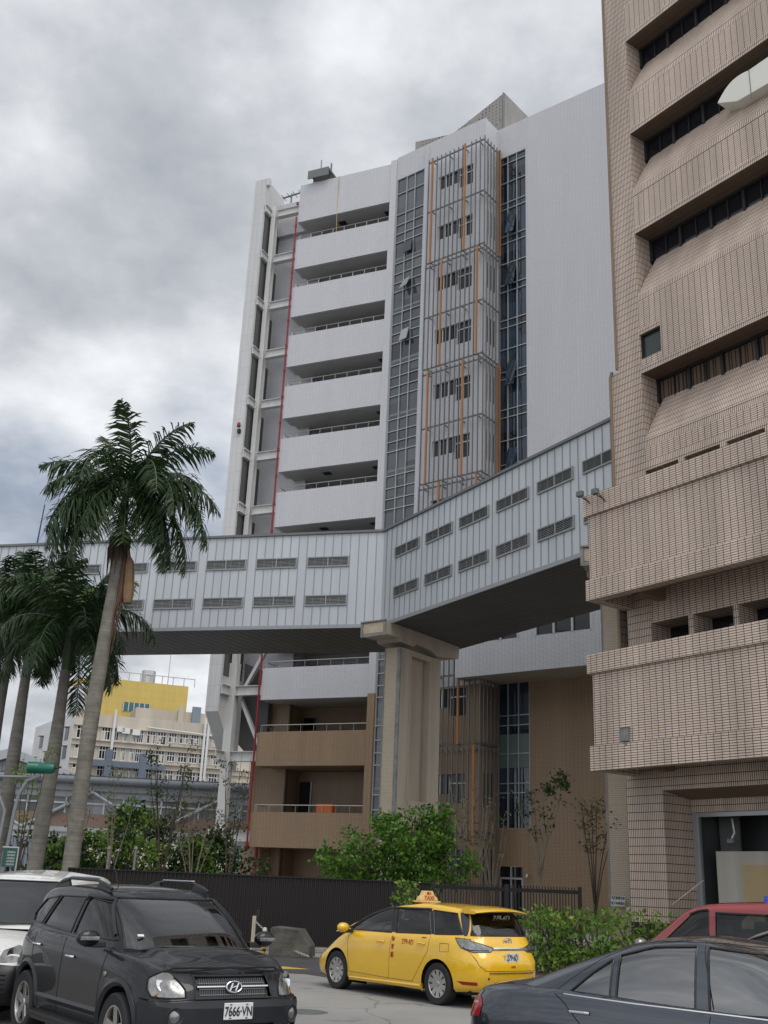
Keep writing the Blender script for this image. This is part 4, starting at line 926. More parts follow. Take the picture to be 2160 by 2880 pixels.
# --- the dark grey SUV
def smooth(a, b, x): t_ = min(max((x-a)/(b-a), 0), 1); return t_*t_*(3-2*t_)
P_SUV = carpaint('dark_grey_metallic', (.008, .008, .010), 0, .35, .08); P_SUV.node_tree.nodes['Principled BSDF'].inputs['Coat Weight'].default_value = .5; P_SUV.node_tree.nodes['Principled BSDF'].inputs['Specular IOR Level'].default_value = .2; P_CLAD = plain('grey_bumper_plastic', (.026, .028, .032), .35, .3, amt=.2, scale=2)
wF = [('f', -.73, 1.07), ('f', .73, 1.07), ('f', .615, 1.555), ('f', -.615, 1.555)]
sw = [(.86, 1.145), (.42, 1.50), (-.10, 1.545), (-.20, 1.155)]; rw = [(-.29, 1.16), (-.19, 1.545), (-.92, 1.535), (-1.20, 1.20)]; qw = [(-1.27, 1.215), (-1.0, 1.53), (-1.40, 1.49), (-1.72, 1.30), (-1.66, 1.22)]
hl = [('f', .52, .70), ('f', .52, .77), ('f', .57, .85), ('f', .66, .92), ('l', 1.95, .955), ('l', 1.86, .95), ('l', 1.76, .86), ('l', 1.79, .76), ('l', 1.86, .70)]
mir = lambda pl: [({'l': 'r', 'r': 'l'}.get(k_, k_), -a if k_ in 'fb' else a, z) for k_, a, z in pl]
SUV = dict(rows=[(0, 2.02, -2.05, .84, 5), (.06, 2.09, -2.12, .885, 5.5), (.3, 2.155, -2.16, .91, 6), (.58, 2.165, -2.165, .91, 6), (.60, 2.12, -2.15, .905, 5.5), (.8, 2.06, -2.13, .90, 5.2), (.93, 1.99, -2.08, .88, 5), (.98, 1.95, -2.06, .865, 5), (1, 1.92, -2.05, .845, 5)],
    zb=[(-2.2, .30), (-1.6, .27), (1.6, .27), (2.2, .25)], zt=[(-2.2, 1.17), (-1, 1.145), (.5, 1.10), (1.1, 1.055), (1.6, 1.02), (1.9, .95), (2.02, .925), (2.2, .90)],
    urows=[(0, 1.22, -2.05, .835, 6), (.4, .90, -1.97, .785, 6), (.75, .55, -1.86, .73, 6), (.92, .34, -1.76, .69, 5.5), (.98, .24, -1.70, .655, 5), (1, .18, -1.66, .62, 4.5)],
    uzb=[(-2.2, 1.10), (-1, 1.08), (.6, 1.04), (1.3, .99)], uzt=[(-2.2, 1.58), (-1.7, 1.62), (-.8, 1.655), (.2, 1.645), (1.0, 1.61)],
    axles=(1.315, -1.315), arch=.41, archz=.03, track=.80, wr=.345, ww=.235, spokes=(5, 'five'), paint=P_SUV,
    hood_crown=lambda x: .035 if x > .8 else .0, roof_crown=.05,
    hood_add=lambda x, y: (.035*(1-smooth(.50, .60, abs(y)+.0*x))*smooth(.9, 1.3, x)*(1-smooth(1.35, 1.8, x))) if x > .9 else 0,
    lower=[('headlight#l', hl, -.004), ('headlight#r', mir(hl), -.004), ('grille', [('f', -.42, .695), ('f', .42, .695), ('f', .40, .875), ('f', -.40, .875)], -.03),
           ('air_intake', [('f', -.40, .30), ('f', .40, .30), ('f', .42, .47), ('f', -.42, .47)], -.04), ('air_intake#2', [('f', .52, .31), ('f', .78, .31), ('f', .78, .45), ('f', .52, .45)], -.04), ('air_intake#3', mir([('f', .52, .31), ('f', .78, .31), ('f', .78, .45), ('f', .52, .45)]), -.04),
           ('bumper', [('l', 1.76, .26), ('l', 1.76, .675), ('f', .45, .675), ('f', -.45, .675), ('r', 1.76, .675), ('r', 1.76, .26), ('f', -.45, .255), ('f', .45, .255)], .012)],
    upper=[('windscreen', wF, -.006), ('rear_screen', [('b', -.6, 1.2), ('b', .6, 1.2), ('b', .55, 1.5), ('b', -.55, 1.5)], -.006)]+[('side_window#%s%d' % (s_, i), [(s_,)+q for q in pl], -.006) for s_ in 'lr' for i, pl in enumerate((sw, rw, qw))],
    mats=dict(headlight=MT['lamp2'], grille=MT['trim'], air_intake=MT['under'], bumper=P_CLAD, windscreen=MT['screen_glass'], rear_screen=MT['car_glass_dark'], side_window=MT['car_glass_dark']))
suv, lo, up = car('suv', 'dark grey SUV with roof rails and white plate in the foreground, front to the viewer', 'car', (-2.50, 13.1), -54.0, SUV)
dl = [[(.93, 1.07), (.86, .75), (.86, .36), (-.24, .36)], [(-.24, .36), (-.26, 1.10)], [(-.24, .36), (-.90, .36), (-1.0, .60), (-1.22, .86), (-1.24, 1.12)], [(-.3, .36), (.86, .36)]]
lines_side(suv, lo, dl); lines_side(suv, lo, [[(1.73, .685), (1.80, .685)]])
seams(suv, lo, [[('l', 1.78, .685), ('f', .45, .685), ('f', -.45, .685), ('r', 1.78, .685)]], .007)
for s_ in 'lr':
    mb = MB(); lo.line(mb, [(s_, .9, .47), (s_, -.9, .47)], .05, -.03); build('side_cladding', mb, P_CLAD, suv, smooth=True)
    for X in (1.315, -1.315):
        mb = MB(); lo.line(mb, [(s_, X+.43*math.cos(a*PI/16), .36+.43*math.sin(a*PI/16)) for a in range(17)], .045, -.022); build('arch_cladding', mb, P_CLAD, suv, smooth=True)
    for x, z in ((.02, .93), (-1.05, .99)): handle(suv, lo, s_, x, z, MT['chrome'])
    sg = 1 if s_ == 'l' else -1
    mb = MB(); mb.tube([(-.8, sg*.93, .28), (.75, sg*.93, .28)], .055, 8); mb.box(-.8, .75, sg*.93-.09, sg*.93+.06, .30, .335); build('running_board', mb, MT['trim'], suv, smooth=True)
    mb = MB(); yy = sg*.60
    mb.tube([(.22, yy, 1.64), (.05, yy+sg*.01, 1.68), (-.2, yy+sg*.012, 1.725), (-1.0, yy+sg*.012, 1.735), (-1.25, yy+sg*.01, 1.70), (-1.5, yy, 1.645)], [.015, .024, .02, .02, .024, .015], 8); mb.prism([(.2, yy-.015, 1.60), (.2, yy-.015, 1.64), (.0, yy-.015, 1.69), (-.12, yy-.015, 1.715), (-.2, yy-.015, 1.65), (-.2, yy-.015, 1.62)], (0, .03, 0)); mb.prism([(-1.04, yy-.015, 1.62), (-1.04, yy-.015, 1.66), (-1.1, yy-.015, 1.72), (-1.25, yy-.015, 1.695), (-1.5, yy-.015, 1.64), (-1.5, yy-.015, 1.60)], (0, .03, 0))
    rr = build('roof_rail', mb, MT['trim'], suv, smooth=True); mb = MB(); mb.box(-1.0, -.2, yy-.02, yy+.03, 1.742, 1.76); build('rail_bar', mb, MT['mullion'], rr, bevel=.008)
    for pl in (sw, rw, qw):
        mb = MB(); up.line(mb, [(s_,)+q for q in pl], .011, 0, closed=True); build('window_trim', mb, MT['trim'], suv, smooth=True)
    mb = MB(); up.line(mb, [(s_,)+q for q in ((.80, 1.19), (.42, 1.49), (.36, 1.535), (-.10, 1.56), (-.16, 1.52))], .022, .012); build('wind_deflector', mb, MT['trim'], suv, smooth=True)
    mirror(suv, .80, sg*.92, 1.16, P_SUV, MT['lamp2'])
    P = lo.pos(*lo.inv(s_, .98, .83)); mb = MB(); mb.lathe([(0, .015), (.025, .012), (.03, 0)], 12, 'Y', (.98, 0, .83)); mb.v = [Vector((v.x, P.y+sg*v.y, v.z)) for v in mb.v]; build('side_repeater', mb, MT['lamp2'], suv)
    P = lo.pos(*lo.inv('f', sg*.635, .545), .012); mb = MB(); mb.lathe([(.085, 0), (.08, .012), (.06, .004), (.055, -.02)], 20, 'X'); mb.xf(Matrix.Translation((P.x-.004, P.y, P.z)) @ Matrix.Rotation(sg*.25, 4, 'Z')); fl = build('fog_lamp', mb, P_CLAD, suv, smooth=True)
    mb = MB(); mb.lathe([(0, .012), (.03, .008), (.058, -.006)], 18, 'X'); mb.xf(Matrix.Translation((P.x, P.y, P.z)) @ Matrix.Rotation(sg*.25, 4, 'Z')); build('fog_lens', mb, MT['lamp2'], fl, smooth=True)
    h_ = hl if s_ == 'l' else mir(hl)
    mb = MB(); lo.line(mb, h_, .009, 0, closed=True); build('headlight_rim', mb, MT['under'], suv)
    P = lo.pos(*lo.inv(s_, 1.88, .84)); P = lo.pos(*lo.inv('f', sg*.68, .83)); mb = MB(); mb.lathe([(.0, -.02), (.05, -.012), (.085, .012)], 20, 'X'); mb.xf(Matrix.Translation(P+Vector((.0, 0, 0))) @ Matrix.Rotation(sg*.55, 4, 'Z') @ Matrix.Rotation(-.2, 4, 'Y')); build('headlight_bulb', mb, MT['chrome'], suv, smooth=True)
    am = [('f', sg*.49, .70), ('f', sg*.75, .70), (s_, 1.86, .70), (s_, 1.87, .735), ('f', sg*.75, .735), ('f', sg*.49, .735)]
    mb = MB(); lo.line(mb, [('f', sg*.75, .72), (s_, 1.90, .72)], .018, -.006); build('indicator_lamp', mb, MT['amber'], suv, smooth=True)
    for a_ in range(1): pass
mb = MB(); up.line(mb, wF, .012, 0, closed=True); build('windscreen_trim', mb, MT['trim'], suv, smooth=True)
mb = MB()
for k in range(3): lo.line(mb, [('f', -.38, .72+.05*k), ('f', .38, .72+.05*k)], .006, -.02)
for k in range(30): lo.line(mb, [('f', -.38+.025*k, .70), ('f', -.355+.025*k, .865)], .003, -.02)
build('grille_mesh', mb, MT['slat_dark'], suv)
mb = MB(); lo.line(mb, [('f', -.40, .79), ('f', .40, .79)], .013, -.008); build('grille_bar', mb, MT['chrome'], suv, smooth=True)
mb = MB(); lo.line(mb, [('f', -.43, .69), ('f', .43, .69), ('f', .41, .885), ('f', -.41, .885)], .014, 0, closed=True); build('grille_frame', mb, P_SUV, suv, smooth=True)
Pg = lo.pos(*lo.inv('f', 0, .79))
eb = bpy.data.objects.new('emblem', None); C.objects.link(eb); eb.parent = suv; eb.matrix_local = facing_front(Pg.x+.012, 0, .79, -.2); eb.empty_display_size = .1
mb = MB(); mb.tube([(.085*math.cos(a*PI/20), 0, .05*math.sin(a*PI/20)) for a in range(41)], .008, 8); mb.lathe([(0, 0), (.001, 0)], 3, 'Y')
mb.add([(.08*math.cos(a*PI/20), .006, .046*math.sin(a*PI/20)) for a in range(40)], [list(range(40))], 1); build('emblem_ring', mb, [MT['chrome'], MT['ink']], eb, smooth=True)
mb = MB()
for x in (-.032, .032): mb.prism([(x-.012-.012, -.006, -.034), (x+.004-.012, -.006, -.034), (x+.014+.012, -.006, .034), (x-.002+.012, -.006, .034)], (0, .012, 0))
mb.prism([(-.036, -.006, -.012), (-.03, -.006, -.004), (.036, -.006, .014), (.03, -.006, .004)], (0, .012, 0)); build('emblem_letter', mb, MT['chrome'], eb)
plate(suv, '7666·VN', facing_front(2.185, .0, .585, 0), MT['ink'])
wiper(suv, [(1.17, -.62, 1.05), (1.13, -.35, 1.08), (1.17, -.02, 1.08)]); wiper(suv, [(1.19, -.05, 1.07), (1.15, .3, 1.08), (1.17, .60, 1.06)])
seams(suv, lo, [], .004)
mb = MB(); mb.tube([(-.2, -.35, 1.66), (-.42, -.37, 1.98)], .006, 5); build('aerial', mb, MT['trim'], suv)
mb = MB(); mb.box(0, .07, -.003, .003, 0, .03); mb.xf(Matrix.Translation((1.02, -.60, 1.19)) @ Matrix.Rotation(PI/2, 4, 'Z') @ Matrix.Rotation(R(-50), 4, 'X')); build('windscreen_sticker', mb, MT['plate'], suv)
# --- the yellow taxi
P_TAXI = carpaint('taxi_yellow', (.80, .47, .008), 0, .25, .06)
tw = [(1.08, 1.03), (.62, 1.30), (.12, 1.425), (.02, 1.43), (-.10, 1.035)]; tr_ = [(-.22, 1.04), (-.10, 1.435), (-.95, 1.44), (-1.13, 1.06)]; tq = [(-1.22, 1.065), (-1.05, 1.44), (-1.62, 1.41), (-1.84, 1.10)]
tvent = [(1.55, 1.0), (1.14, 1.225), (1.16, 1.0)]
rs = [('b', -.64, 1.09), ('b', .64, 1.09), ('b', .50, 1.43), ('b', -.50, 1.43)]
tl = [('l', -1.72, 1.04), ('l', -1.98, 1.03), ('b', .66, 1.0), ('b', .42, .93), ('b', .33, .91), ('b', .42, .85), ('b', .68, .84), ('l', -2.02, .85), ('l', -1.86, .90)]
TAXI = dict(seam_front=True, rows=[(0, 2.12, -2.16, .81, 5), (.08, 2.19, -2.22, .845, 5.5), (.35, 2.255, -2.29, .855, 5.5), (.55, 2.22, -2.285, .855, 5.5), (.72, 2.08, -2.22, .85, 5), (.86, 1.97, -2.18, .838, 5), (.95, 1.90, -2.14, .815, 5), (1, 1.86, -2.12, .79, 5)],
    zb=[(-2.4, .26), (-1, .20), (1, .20), (2.4, .20)], zt=[(-2.4, 1.08), (-1.2, 1.055), (.0, 1.025), (1.0, 1.0), (1.5, .96), (1.9, .82), (2.3, .70)],
    urows=[(0, 1.84, -2.14, .775, 6), (.3, 1.32, -2.08, .735, 6), (.6, .88, -1.99, .685, 6), (.85, .48, -1.90, .635, 5.5), (.96, .22, -1.85, .595, 5), (1, .1, -1.82, .56, 4.5)],
    uzb=[(-2.3, 1.0), (.6, .97), (1.3, .92), (1.9, .84)], uzt=[(-2.2, 1.46), (-1, 1.525), (-.2, 1.535), (.4, 1.50), (1.2, 1.45)],
    axles=(1.375, -1.375), arch=.37, track=.735, wr=.32, ww=.21, spokes=(10, 'multi'), paint=P_TAXI,
    hood_crown=lambda x: .05 if x > 1.0 else 0, roof_crown=.05,
    lower=[('tail_light#l', tl, .004), ('tail_light#r', mir(tl), .004), ('headlight', [('f', .40, .64), ('f', .66, .72), ('l', 1.80, .82), ('l', 1.62, .84), ('l', 1.80, .70), ('f', .6, .60)], -.002), ('rear_reflector', [('b', .66, .40), ('b', .80, .40), ('b', .77, .35), ('b', .64, .35)], .004), ('rear_reflector#r', mir([('b', .66, .40), ('b', .80, .40), ('b', .77, .35), ('b', .64, .35)]), .004)],
    upper=[('rear_window', rs, -.004), ('windscreen', [('f', -.6, 1.0), ('f', .6, 1.0), ('f', .48, 1.42), ('f', -.48, 1.42)], -.006)]+[('side_window#%s%d' % (s_, i), [(s_,)+q for q in pl], -.006) for s_ in 'lr' for i, pl in enumerate((tw, tr_, tq, tvent))]+[('door_pillar#%s%d' % (s_, i), [(s_,)+q for q in pl], .002) for s_ in 'lr' for i, pl in enumerate(([(-.112, 1.045), (.006, 1.425), (-.088, 1.425), (-.208, 1.045)], [(-1.142, 1.068), (-.964, 1.43), (-1.038, 1.43), (-1.208, 1.068)]))]+[('pillar_trim#%s' % s_, [(s_,)+q for q in [(-1.86, 1.07), (-1.66, 1.43), (-1.84, 1.42)]]+[('b', .525 if s_ == 'l' else -.525, 1.425), ('b', .67 if s_ == 'l' else -.67, 1.075)], -.002) for s_ in 'lr'],
    mats=dict(headlight=MT['lamp2'], tail_light=MT['lamp2'], rear_reflector=MT['red_lens'], rear_window=MT['car_glass'], windscreen=MT['screen_glass'], side_window=MT['car_glass'], door_pillar=MT['trim'], pillar_trim=plain('purple_black_trim', (.03, .03, .045), .25, amt=.1)))
taxi, lo, up = car('taxi', 'yellow estate taxi with a cream roof sign turning away across the road', 'taxi', (.98, 20.45), 128.5, TAXI)
mb = MB(); lo.line(mb, [('b', -.36, .90), ('b', .36, .90)], .024, .004); build('chrome_bar', mb, MT['chrome'], taxi, smooth=True)
lines_side(taxi, lo, [[(1.08, .97), (1.02, .6), (.98, .33), (-.16, .31)], [(-.16, .31), (-.16, .8), (-.18, 1.0)], [(-.16, .31), (-.78, .31), (-.92, .5), (-1.14, .8), (-1.17, 1.04)], [(-1.42, .94), (-1.62, .94), (-1.63, .82), (-1.43, .81), (-1.42, .94)]], r=.004)
seams(taxi, lo, [[('b', .70, 1.05), ('b', .71, .84), ('b', .66, .66), ('b', .56, .57), ('b', -.56, .57), ('b', -.66, .66), ('b', -.71, .84), ('b', -.70, 1.05)]], .004)
mb = MB(); lo.line(mb, [('b', .5, .545), ('b', -.5, .545)], .012, .004); build('bumper_strip', mb, plain('dull_gold_strip', (.25, .17, .06), .4, .5, amt=0), taxi, smooth=True)
for s_ in 'lr':
    sg = 1 if s_ == 'l' else -1
    for x, z in ((.10, .88), (-.98, .91)): handle(taxi, lo, s_, x, z, P_TAXI)
    for pl in (tw, tr_, tq): 
        mb = MB(); up.line(mb, [(s_,)+q for q in pl], .012, 0, closed=True); build('window_trim', mb, MT['trim'], taxi, smooth=True)
    mb = MB(); up.line(mb, [(s_,)+q for q in ((1.1, 1.05), (.62, 1.315), (.12, 1.44), (-.95, 1.455), (-1.0, 1.45))], .02, .01); build('wind_deflector', mb, MT['trim'], taxi, smooth=True)
    mirror(taxi, 1.02, sg*.84, 1.06, P_TAXI)
    mb = MB(); lo.line(mb, [(s_, .98, .235), (s_, -.98, .255)], .05, -.03); build('side_skirt', mb, P_TAXI, taxi, smooth=True)
    h_ = tl if s_ == 'l' else mir(tl); mb = MB(); lo.line(mb, h_, .007, .002, closed=True); build('lamp_rim', mb, MT['trim'], taxi)
    mb = MB(); lo.line(mb, [('b', sg*.45, .87), ('b', sg*.68, .865), (s_, -1.98, .87), (s_, -1.9, .90)], .016, -.006); build('lamp_band', mb, MT['trim'], taxi)
mb = MB(); up.line(mb, rs, .012, 0, closed=True); build('window_trim', mb, MT['trim'], taxi, smooth=True)
mb = MB(); b0 = len(mb.v)
prof = [(-1.70, 1.545), (-1.95, 1.525), (-2.12, 1.495), (-2.15, 1.475), (-2.10, 1.455), (-1.86, 1.46)]
cols = []
for k in range(13):
    t_ = -1+2*k/12; yy = .60*t_; cols.append([Vector((x+.10*t_*t_*(1 if x < -1.8 else .2), yy, z-.04*t_*t_)) for x, z in prof])
for c_ in cols: mb.v += c_
for k in range(12):
    for j in range(6): mb.f.append([k*6+j, k*6+(j+1) % 6, (k+1)*6+(j+1) % 6, (k+1)*6+j]); mb.m.append(0)
mb.f += [list(range(6))[::-1], [72+j for j in range(6)]]; mb.m += [0, 0]
build('spoiler', mb, P_TAXI, taxi, smooth=True, angle=50, fixn=True)
Pp = lo.pos(*lo.inv('b', 0, .76)); plate(taxi, '279·6D', facing_rear(Pp.x-.012, 0, .77, .05), MT['ink'])
text_mesh('small_lettering', '計程車', .035, MT['red_ink'], taxi, facing_rear(lo.pos(*lo.inv('b', 0, .63)).x-.004, -.02, .63) @ UPR)
eb = bpy.data.objects.new('emblem', None); C.objects.link(eb); eb.parent = taxi; eb.matrix_local = facing_rear(lo.pos(*lo.inv('b', 0, 1.0)).x-.008, 0, .995, .15); eb.empty_display_size = .1
for nm, a_, b_ in (('emblem_ring', .095, .07), ('emblem_ring', .034, .066)):
    mb = MB(); mb.tube([(a_*math.cos(k*PI/16), 0, b_*math.sin(k*PI/16)) for k in range(33)], .008, 6); build(nm, mb, MT['chrome'], eb, smooth=True)
mb = MB(); mb.tube([(.05*math.cos(k*PI/16), 0, .028+.02*math.sin(k*PI/16)) for k in range(33)], .007, 6); build('emblem_ring', mb, MT['chrome'], eb, smooth=True)
def on_side(x, z): P = lo.pos(*lo.inv('l', x, z)); return facing_left(P.x, P.y+.003, P.z)
text_mesh('side_lettering', '279-6D', .118, MT['red_ink'], taxi, on_side(-.62, .91) @ UPR, sx=.86)
for k, ch in enumerate('廖孝順'): text_mesh('side_lettering', ch, .105, MT['red_ink'], taxi, on_side(-.235, .93-.125*k) @ UPR, bold=.001, sx=.75)
text_mesh('side_lettering', '計程汽車', .03, MT['red_ink'], taxi, on_side(-1.02, 1.0) @ UPR)
text_mesh('rear_lettering', '279-6D', .13, plain('pale_glass_lettering', (.5, .48, .42), .6, amt=0), taxi, facing_rear(up.pos(*up.inv('b', 0, 1.36)).x-.012, -.08, 1.355, .45) @ UPR)
sg_ = bpy.data.objects.new('roof_sign', None); C.objects.link(sg_); sg_.parent = taxi; sg_.location = (-.12, 0, 1.575); sg_.rotation_euler = (0, 0, PI); sg_.empty_display_size = .1
mb = MB(); mb.prism([(-.03, -.22, 0), (-.03, .22, 0), (-.03, .20, .06), (-.03, .14, .09), (-.03, .10, .17), (-.03, -.10, .17), (-.03, -.14, .09), (-.03, -.20, .06)], (.12, 0, 0)); mb.v = [Vector((v.x*(1-.8*v.z)+.0, v.y, v.z)) for v in mb.v]
mb.box(-.08, .14, -.24, .24, -.03, 0)
build('sign_box', mb, plain('cream_plastic', (.62, .42, .16), .4, amt=.08), sg_, bevel=.012, fixn=True)
for s2, off in ((1, .095), (-1, -.035)):
    mt2 = Matrix.Translation((off, 0, .045)) @ Matrix.Rotation(PI/2*s2, 4, 'Z') @ UPR
    text_mesh('sign_lettering', 'TAXI', .105, MT['red_ink'], sg_, mt2); text_mesh('sign_lettering', '個人', .055, MT['red_ink'], sg_, Matrix.Translation((off-.008*s2, 0, .125)) @ Matrix.Rotation(PI/2*s2, 4, 'Z') @ UPR, bold=.001)
mb = MB()
for s3 in (-.5, .5): mb.tube([(lo.pos(*lo.inv('b', s3, .46)).x-.003, s3, .46), (lo.pos(*lo.inv('b', s3, .46)).x+.02, s3, .46)], .018, 10)
build('parking_sensor', mb, MT['ink'], taxi)

# --- the dark blue saloon in the right foreground
P_SED = carpaint('dark_blue_metallic', (.030, .036, .05), .5, .22, .08)
ds = [(1.08, .955), (.70, 1.28), (.42, 1.38), (-.02, 1.41), (.02, .915)]; dr = [(-.10, .92), (-.12, 1.41), (-.50, 1.385), (-.80, 1.30), (-.80, .935)]; dq = [(-.86, .94), (-.86, 1.27), (-1.05, 1.14), (-1.24, .98), (-1.23, .95)]
SED = dict(seam_front=True, rows=[(0, 2.28, -2.30, .84, 5), (.1, 2.36, -2.37, .88, 5.5), (.4, 2.41, -2.43, .905, 5.5), (.62, 2.40, -2.42, .905, 5.5), (.8, 2.36, -2.40, .895, 5), (.9, 2.32, -2.37, .875, 4.8), (.96, 2.28, -2.34, .85, 4.6), (1, 2.22, -2.29, .80, 4.4)],
    zb=[(-2.5, .24), (2.5, .22)], zt=[(-2.5, .93), (-2.0, .985), (-1.4, .985), (-.6, .955), (.4, .935), (1.2, .92), (1.9, .84), (2.4, .70)],
    seats=(.25, -.5), urows=[(0, 1.42, -2.06, .80, 5.5), (.25, 1.20, -1.74, .765, 5.2), (.55, .93, -1.36, .715, 5), (.8, .68, -1.0, .665, 4.8), (.93, .50, -.83, .60, 4.4), (1, .36, -.70, .52, 4)],
    uzb=[(-2.1, .955), (-1.4, .93), (.6, .90), (1.4, .86)], uzt=[(-1.8, 1.39), (-.8, 1.44), (-.2, 1.46), (.5, 1.435), (1.3, 1.38)],
    axles=(1.415, -1.35), arch=.37, track=.77, wr=.325, ww=.215, spokes=(5, 'five'), paint=P_SED,
    hood_crown=lambda x: .04 if x < -1.2 else .05 if x > 1 else 0, roof_crown=.055,
    lower=[('tail_light', [('b', .45, .84), ('b', .70, .86), ('l', -2.20, .86), ('l', -2.20, .70), ('b', .60, .66), ('b', .45, .66)], .006), ('tail_light#r', mir([('b', .45, .84), ('b', .70, .86), ('l', -2.18, .86), ('l', -2.14, .80), ('l', -2.16, .70), ('b', .60, .66), ('b', .45, .66)]), .006)],
    upper=[('rear_window', [('b', -.54, 1.0), ('b', .54, 1.0), ('b', .44, 1.38), ('b', -.44, 1.38)], -.006), ('windscreen', [('f', -.62, .99), ('f', .62, .99), ('f', .5, 1.33), ('f', -.5, 1.33)], -.006)]+[('side_window#%s%d' % (s_, i), [(s_,)+q for q in pl], -.008) for s_ in 'lr' for i, pl in enumerate((ds, dr, dq))],
    mats=dict(tail_light=MT['red_lens'], rear_window=MT['screen_glass'], windscreen=MT['screen_glass'], side_window=clear_glass('bluish_saloon_glass', (.60, .70, .74), 2.5)))
sed, lo, up = car('saloon_car', 'dark blue saloon cut by the lower right corner, rear end to the left', 'car', (3.27, 10.0), -37.5, SED)
mb = MB(); lo.line(mb, [('r', -2.30, .80), ('r', -2.22, .80)], .045, -.03); build('tail_lens', mb, plain('pale_pink_lens', (.5, .33, .28), .2, amt=.1), sed, smooth=True)
lines_side(sed, lo, [[(.05, .93), (.03, .6), (.03, .28)], [(-.85, .28), (-.92, .5), (-1.1, .75), (-1.26, .90), (-1.36, .955)], [(1.1, .92), (1.12, .3)]], r=.005)
seams(sed, up, [[(s_, .05, .95), (s_, -.06, 1.44)] for s_ in 'lr']+[[(s_, -1.38, .975), (s_, -1.25, 1.08), (s_, -1.0, 1.25), (s_, -.72, 1.385), (s_, -.5, 1.43), (s_, .1, 1.445), (s_, .5, 1.415), (s_, .8, 1.30)] for s_ in 'lr'], .0035)
for s_ in 'lr':
    sg = 1 if s_ == 'l' else -1
    for pl in (ds, dr, dq):
        mb = MB(); up.line(mb, [(s_,)+q for q in pl], .009, 0, closed=True); build('window_trim', mb, MT['trim'], sed, smooth=True)
    mb = MB(); lo.line(mb, [(s_, -1.28, .957), (s_, -.6, .935), (s_, .4, .917), (s_, 1.0, .907)], .010, -.010); build('belt_strip', mb, MT['chrome'], sed, smooth=True)
    mb = MB(); b_ = [up.pos(*up.inv(s_, *q), .003) for q in ((.0, .92), (-.04, 1.415), (-.11, 1.415), (-.085, .92))]; mb.poly(b_ if sg > 0 else b_[::-1]); build('door_pillar', mb, P_SED, sed)
    for x, z in ((-.02, .80), (-1.10, .83)): handle(sed, lo, s_, x, z, MT['chrome'])
    mirror(sed, 1.0, sg*.90, 1.0, P_SED)
mb = MB(); lo.line(mb, [('r', -2.0, .978), ('b', -.6, .95), ('b', .6, .95), ('l', -2.0, .978)], .006, -.03); build('boot_gap', mb, MT['under'], sed)

# --- the white van at the left edge
P_VAN = carpaint('van_white', (.66, .66, .63), 0, .35, .1)
vF = [('f', -.70, 1.13), ('f', .70, 1.13), ('f', .60, 1.66), ('f', -.60, 1.66)]
vw = [(.95, 1.15), (.42, 1.60), (-.25, 1.64), (-.3, 1.15)]
vh = [('f', .44, .70), ('f', .46, .84), ('f', .60, .90), ('l', 1.96, .92), ('l', 1.80, .90), ('l', 1.86, .74)]
VAN = dict(rows=[(0, 2.05, -2.15, .85, 6), (.08, 2.13, -2.18, .88, 6), (.3, 2.19, -2.2, .895, 6), (.55, 2.18, -2.2, .895, 6), (.8, 2.05, -2.19, .89, 5.5), (.94, 1.95, -2.17, .875, 5), (1, 1.88, -2.15, .84, 5)],
    zb=[(-2.3, .25), (2.3, .22)], zt=[(-2.2, 1.14), (.5, 1.12), (1.2, 1.08), (1.7, .99), (2.2, .88)],
    urows=[(0, 1.32, -2.15, .835, 6), (.5, .82, -2.13, .80, 6), (.85, .50, -2.10, .755, 6), (.96, .36, -2.06, .70, 5), (1, .26, -2.03, .65, 4.5)],
    uzb=[(-2.3, 1.08), (.6, 1.07), (1.4, 1.0)], uzt=[(-2.2, 1.74), (-.5, 1.77), (.3, 1.73), (1.2, 1.70)],
    axles=(1.34, -1.34), arch=.36, track=.77, wr=.32, ww=.2, spokes=(5, 'five'), paint=P_VAN, hood_crown=lambda x: .05 if x > .8 else 0, roof_crown=.07,
    lower=[('headlight', vh, -.004), ('headlight', mir(vh), -.004), ('grille', [('f', -.42, .72), ('f', .42, .72), ('f', .43, .83), ('f', -.43, .83)], -.01), ('bumper', [('l', 1.80, .2), ('l', 1.82, .68), ('f', .45, .69), ('f', -.45, .69), ('r', 1.82, .68), ('r', 1.80, .2)], .012)],
    upper=[('windscreen', vF, -.006)]+[('side_window#'+s_, [(s_,)+q for q in vw], -.006) for s_ in 'lr'],
    mats=dict(headlight=MT['lamp2'], grille=MT['trim'], bumper=MT['trim'], windscreen=MT['screen_glass'], side_window=MT['car_glass_dark']))
van, lo, up = car('van', 'white van with amber indicator and black bumper, half hidden behind the dark grey SUV', 'van', (-4.95, 16.4), -92, VAN)
mb = MB(); up.line(mb, vF, .012, 0, closed=True); build('windscreen_trim', mb, MT['trim'], van, smooth=True)
for s_ in 'lr':
    sg = 1 if s_ == 'l' else -1
    P = lo.pos(*lo.inv('f', sg*.76, .83)); mb = MB(); mb.lathe([(0, .03), (.04, .02), (.07, -.01)], 16, 'X'); mb.xf(Matrix.Translation(P) @ Matrix.Rotation(sg*.7, 4, 'Z')); build('indicator_lamp', mb, MT['amber'], van, smooth=True)
    P = lo.pos(*lo.inv('f', sg*.60, .80)); mb = MB(); mb.lathe([(0, -.01), (.05, 0), (.08, .012)], 16, 'X'); mb.xf(Matrix.Translation(P) @ Matrix.Rotation(sg*.3, 4, 'Z')); build('headlight_bulb', mb, MT['chrome'], van, smooth=True)
    mirror(van, .95, sg*.9, 1.2, MT['trim'])
for k in range(5):
    pass
mb = MB()
for k in range(6): lo.line(mb, [('f', -.6, .32+.05*k), ('f', .6, .32+.05*k)], .012, .008)
build('grille_bars', mb, MT['under'], van)
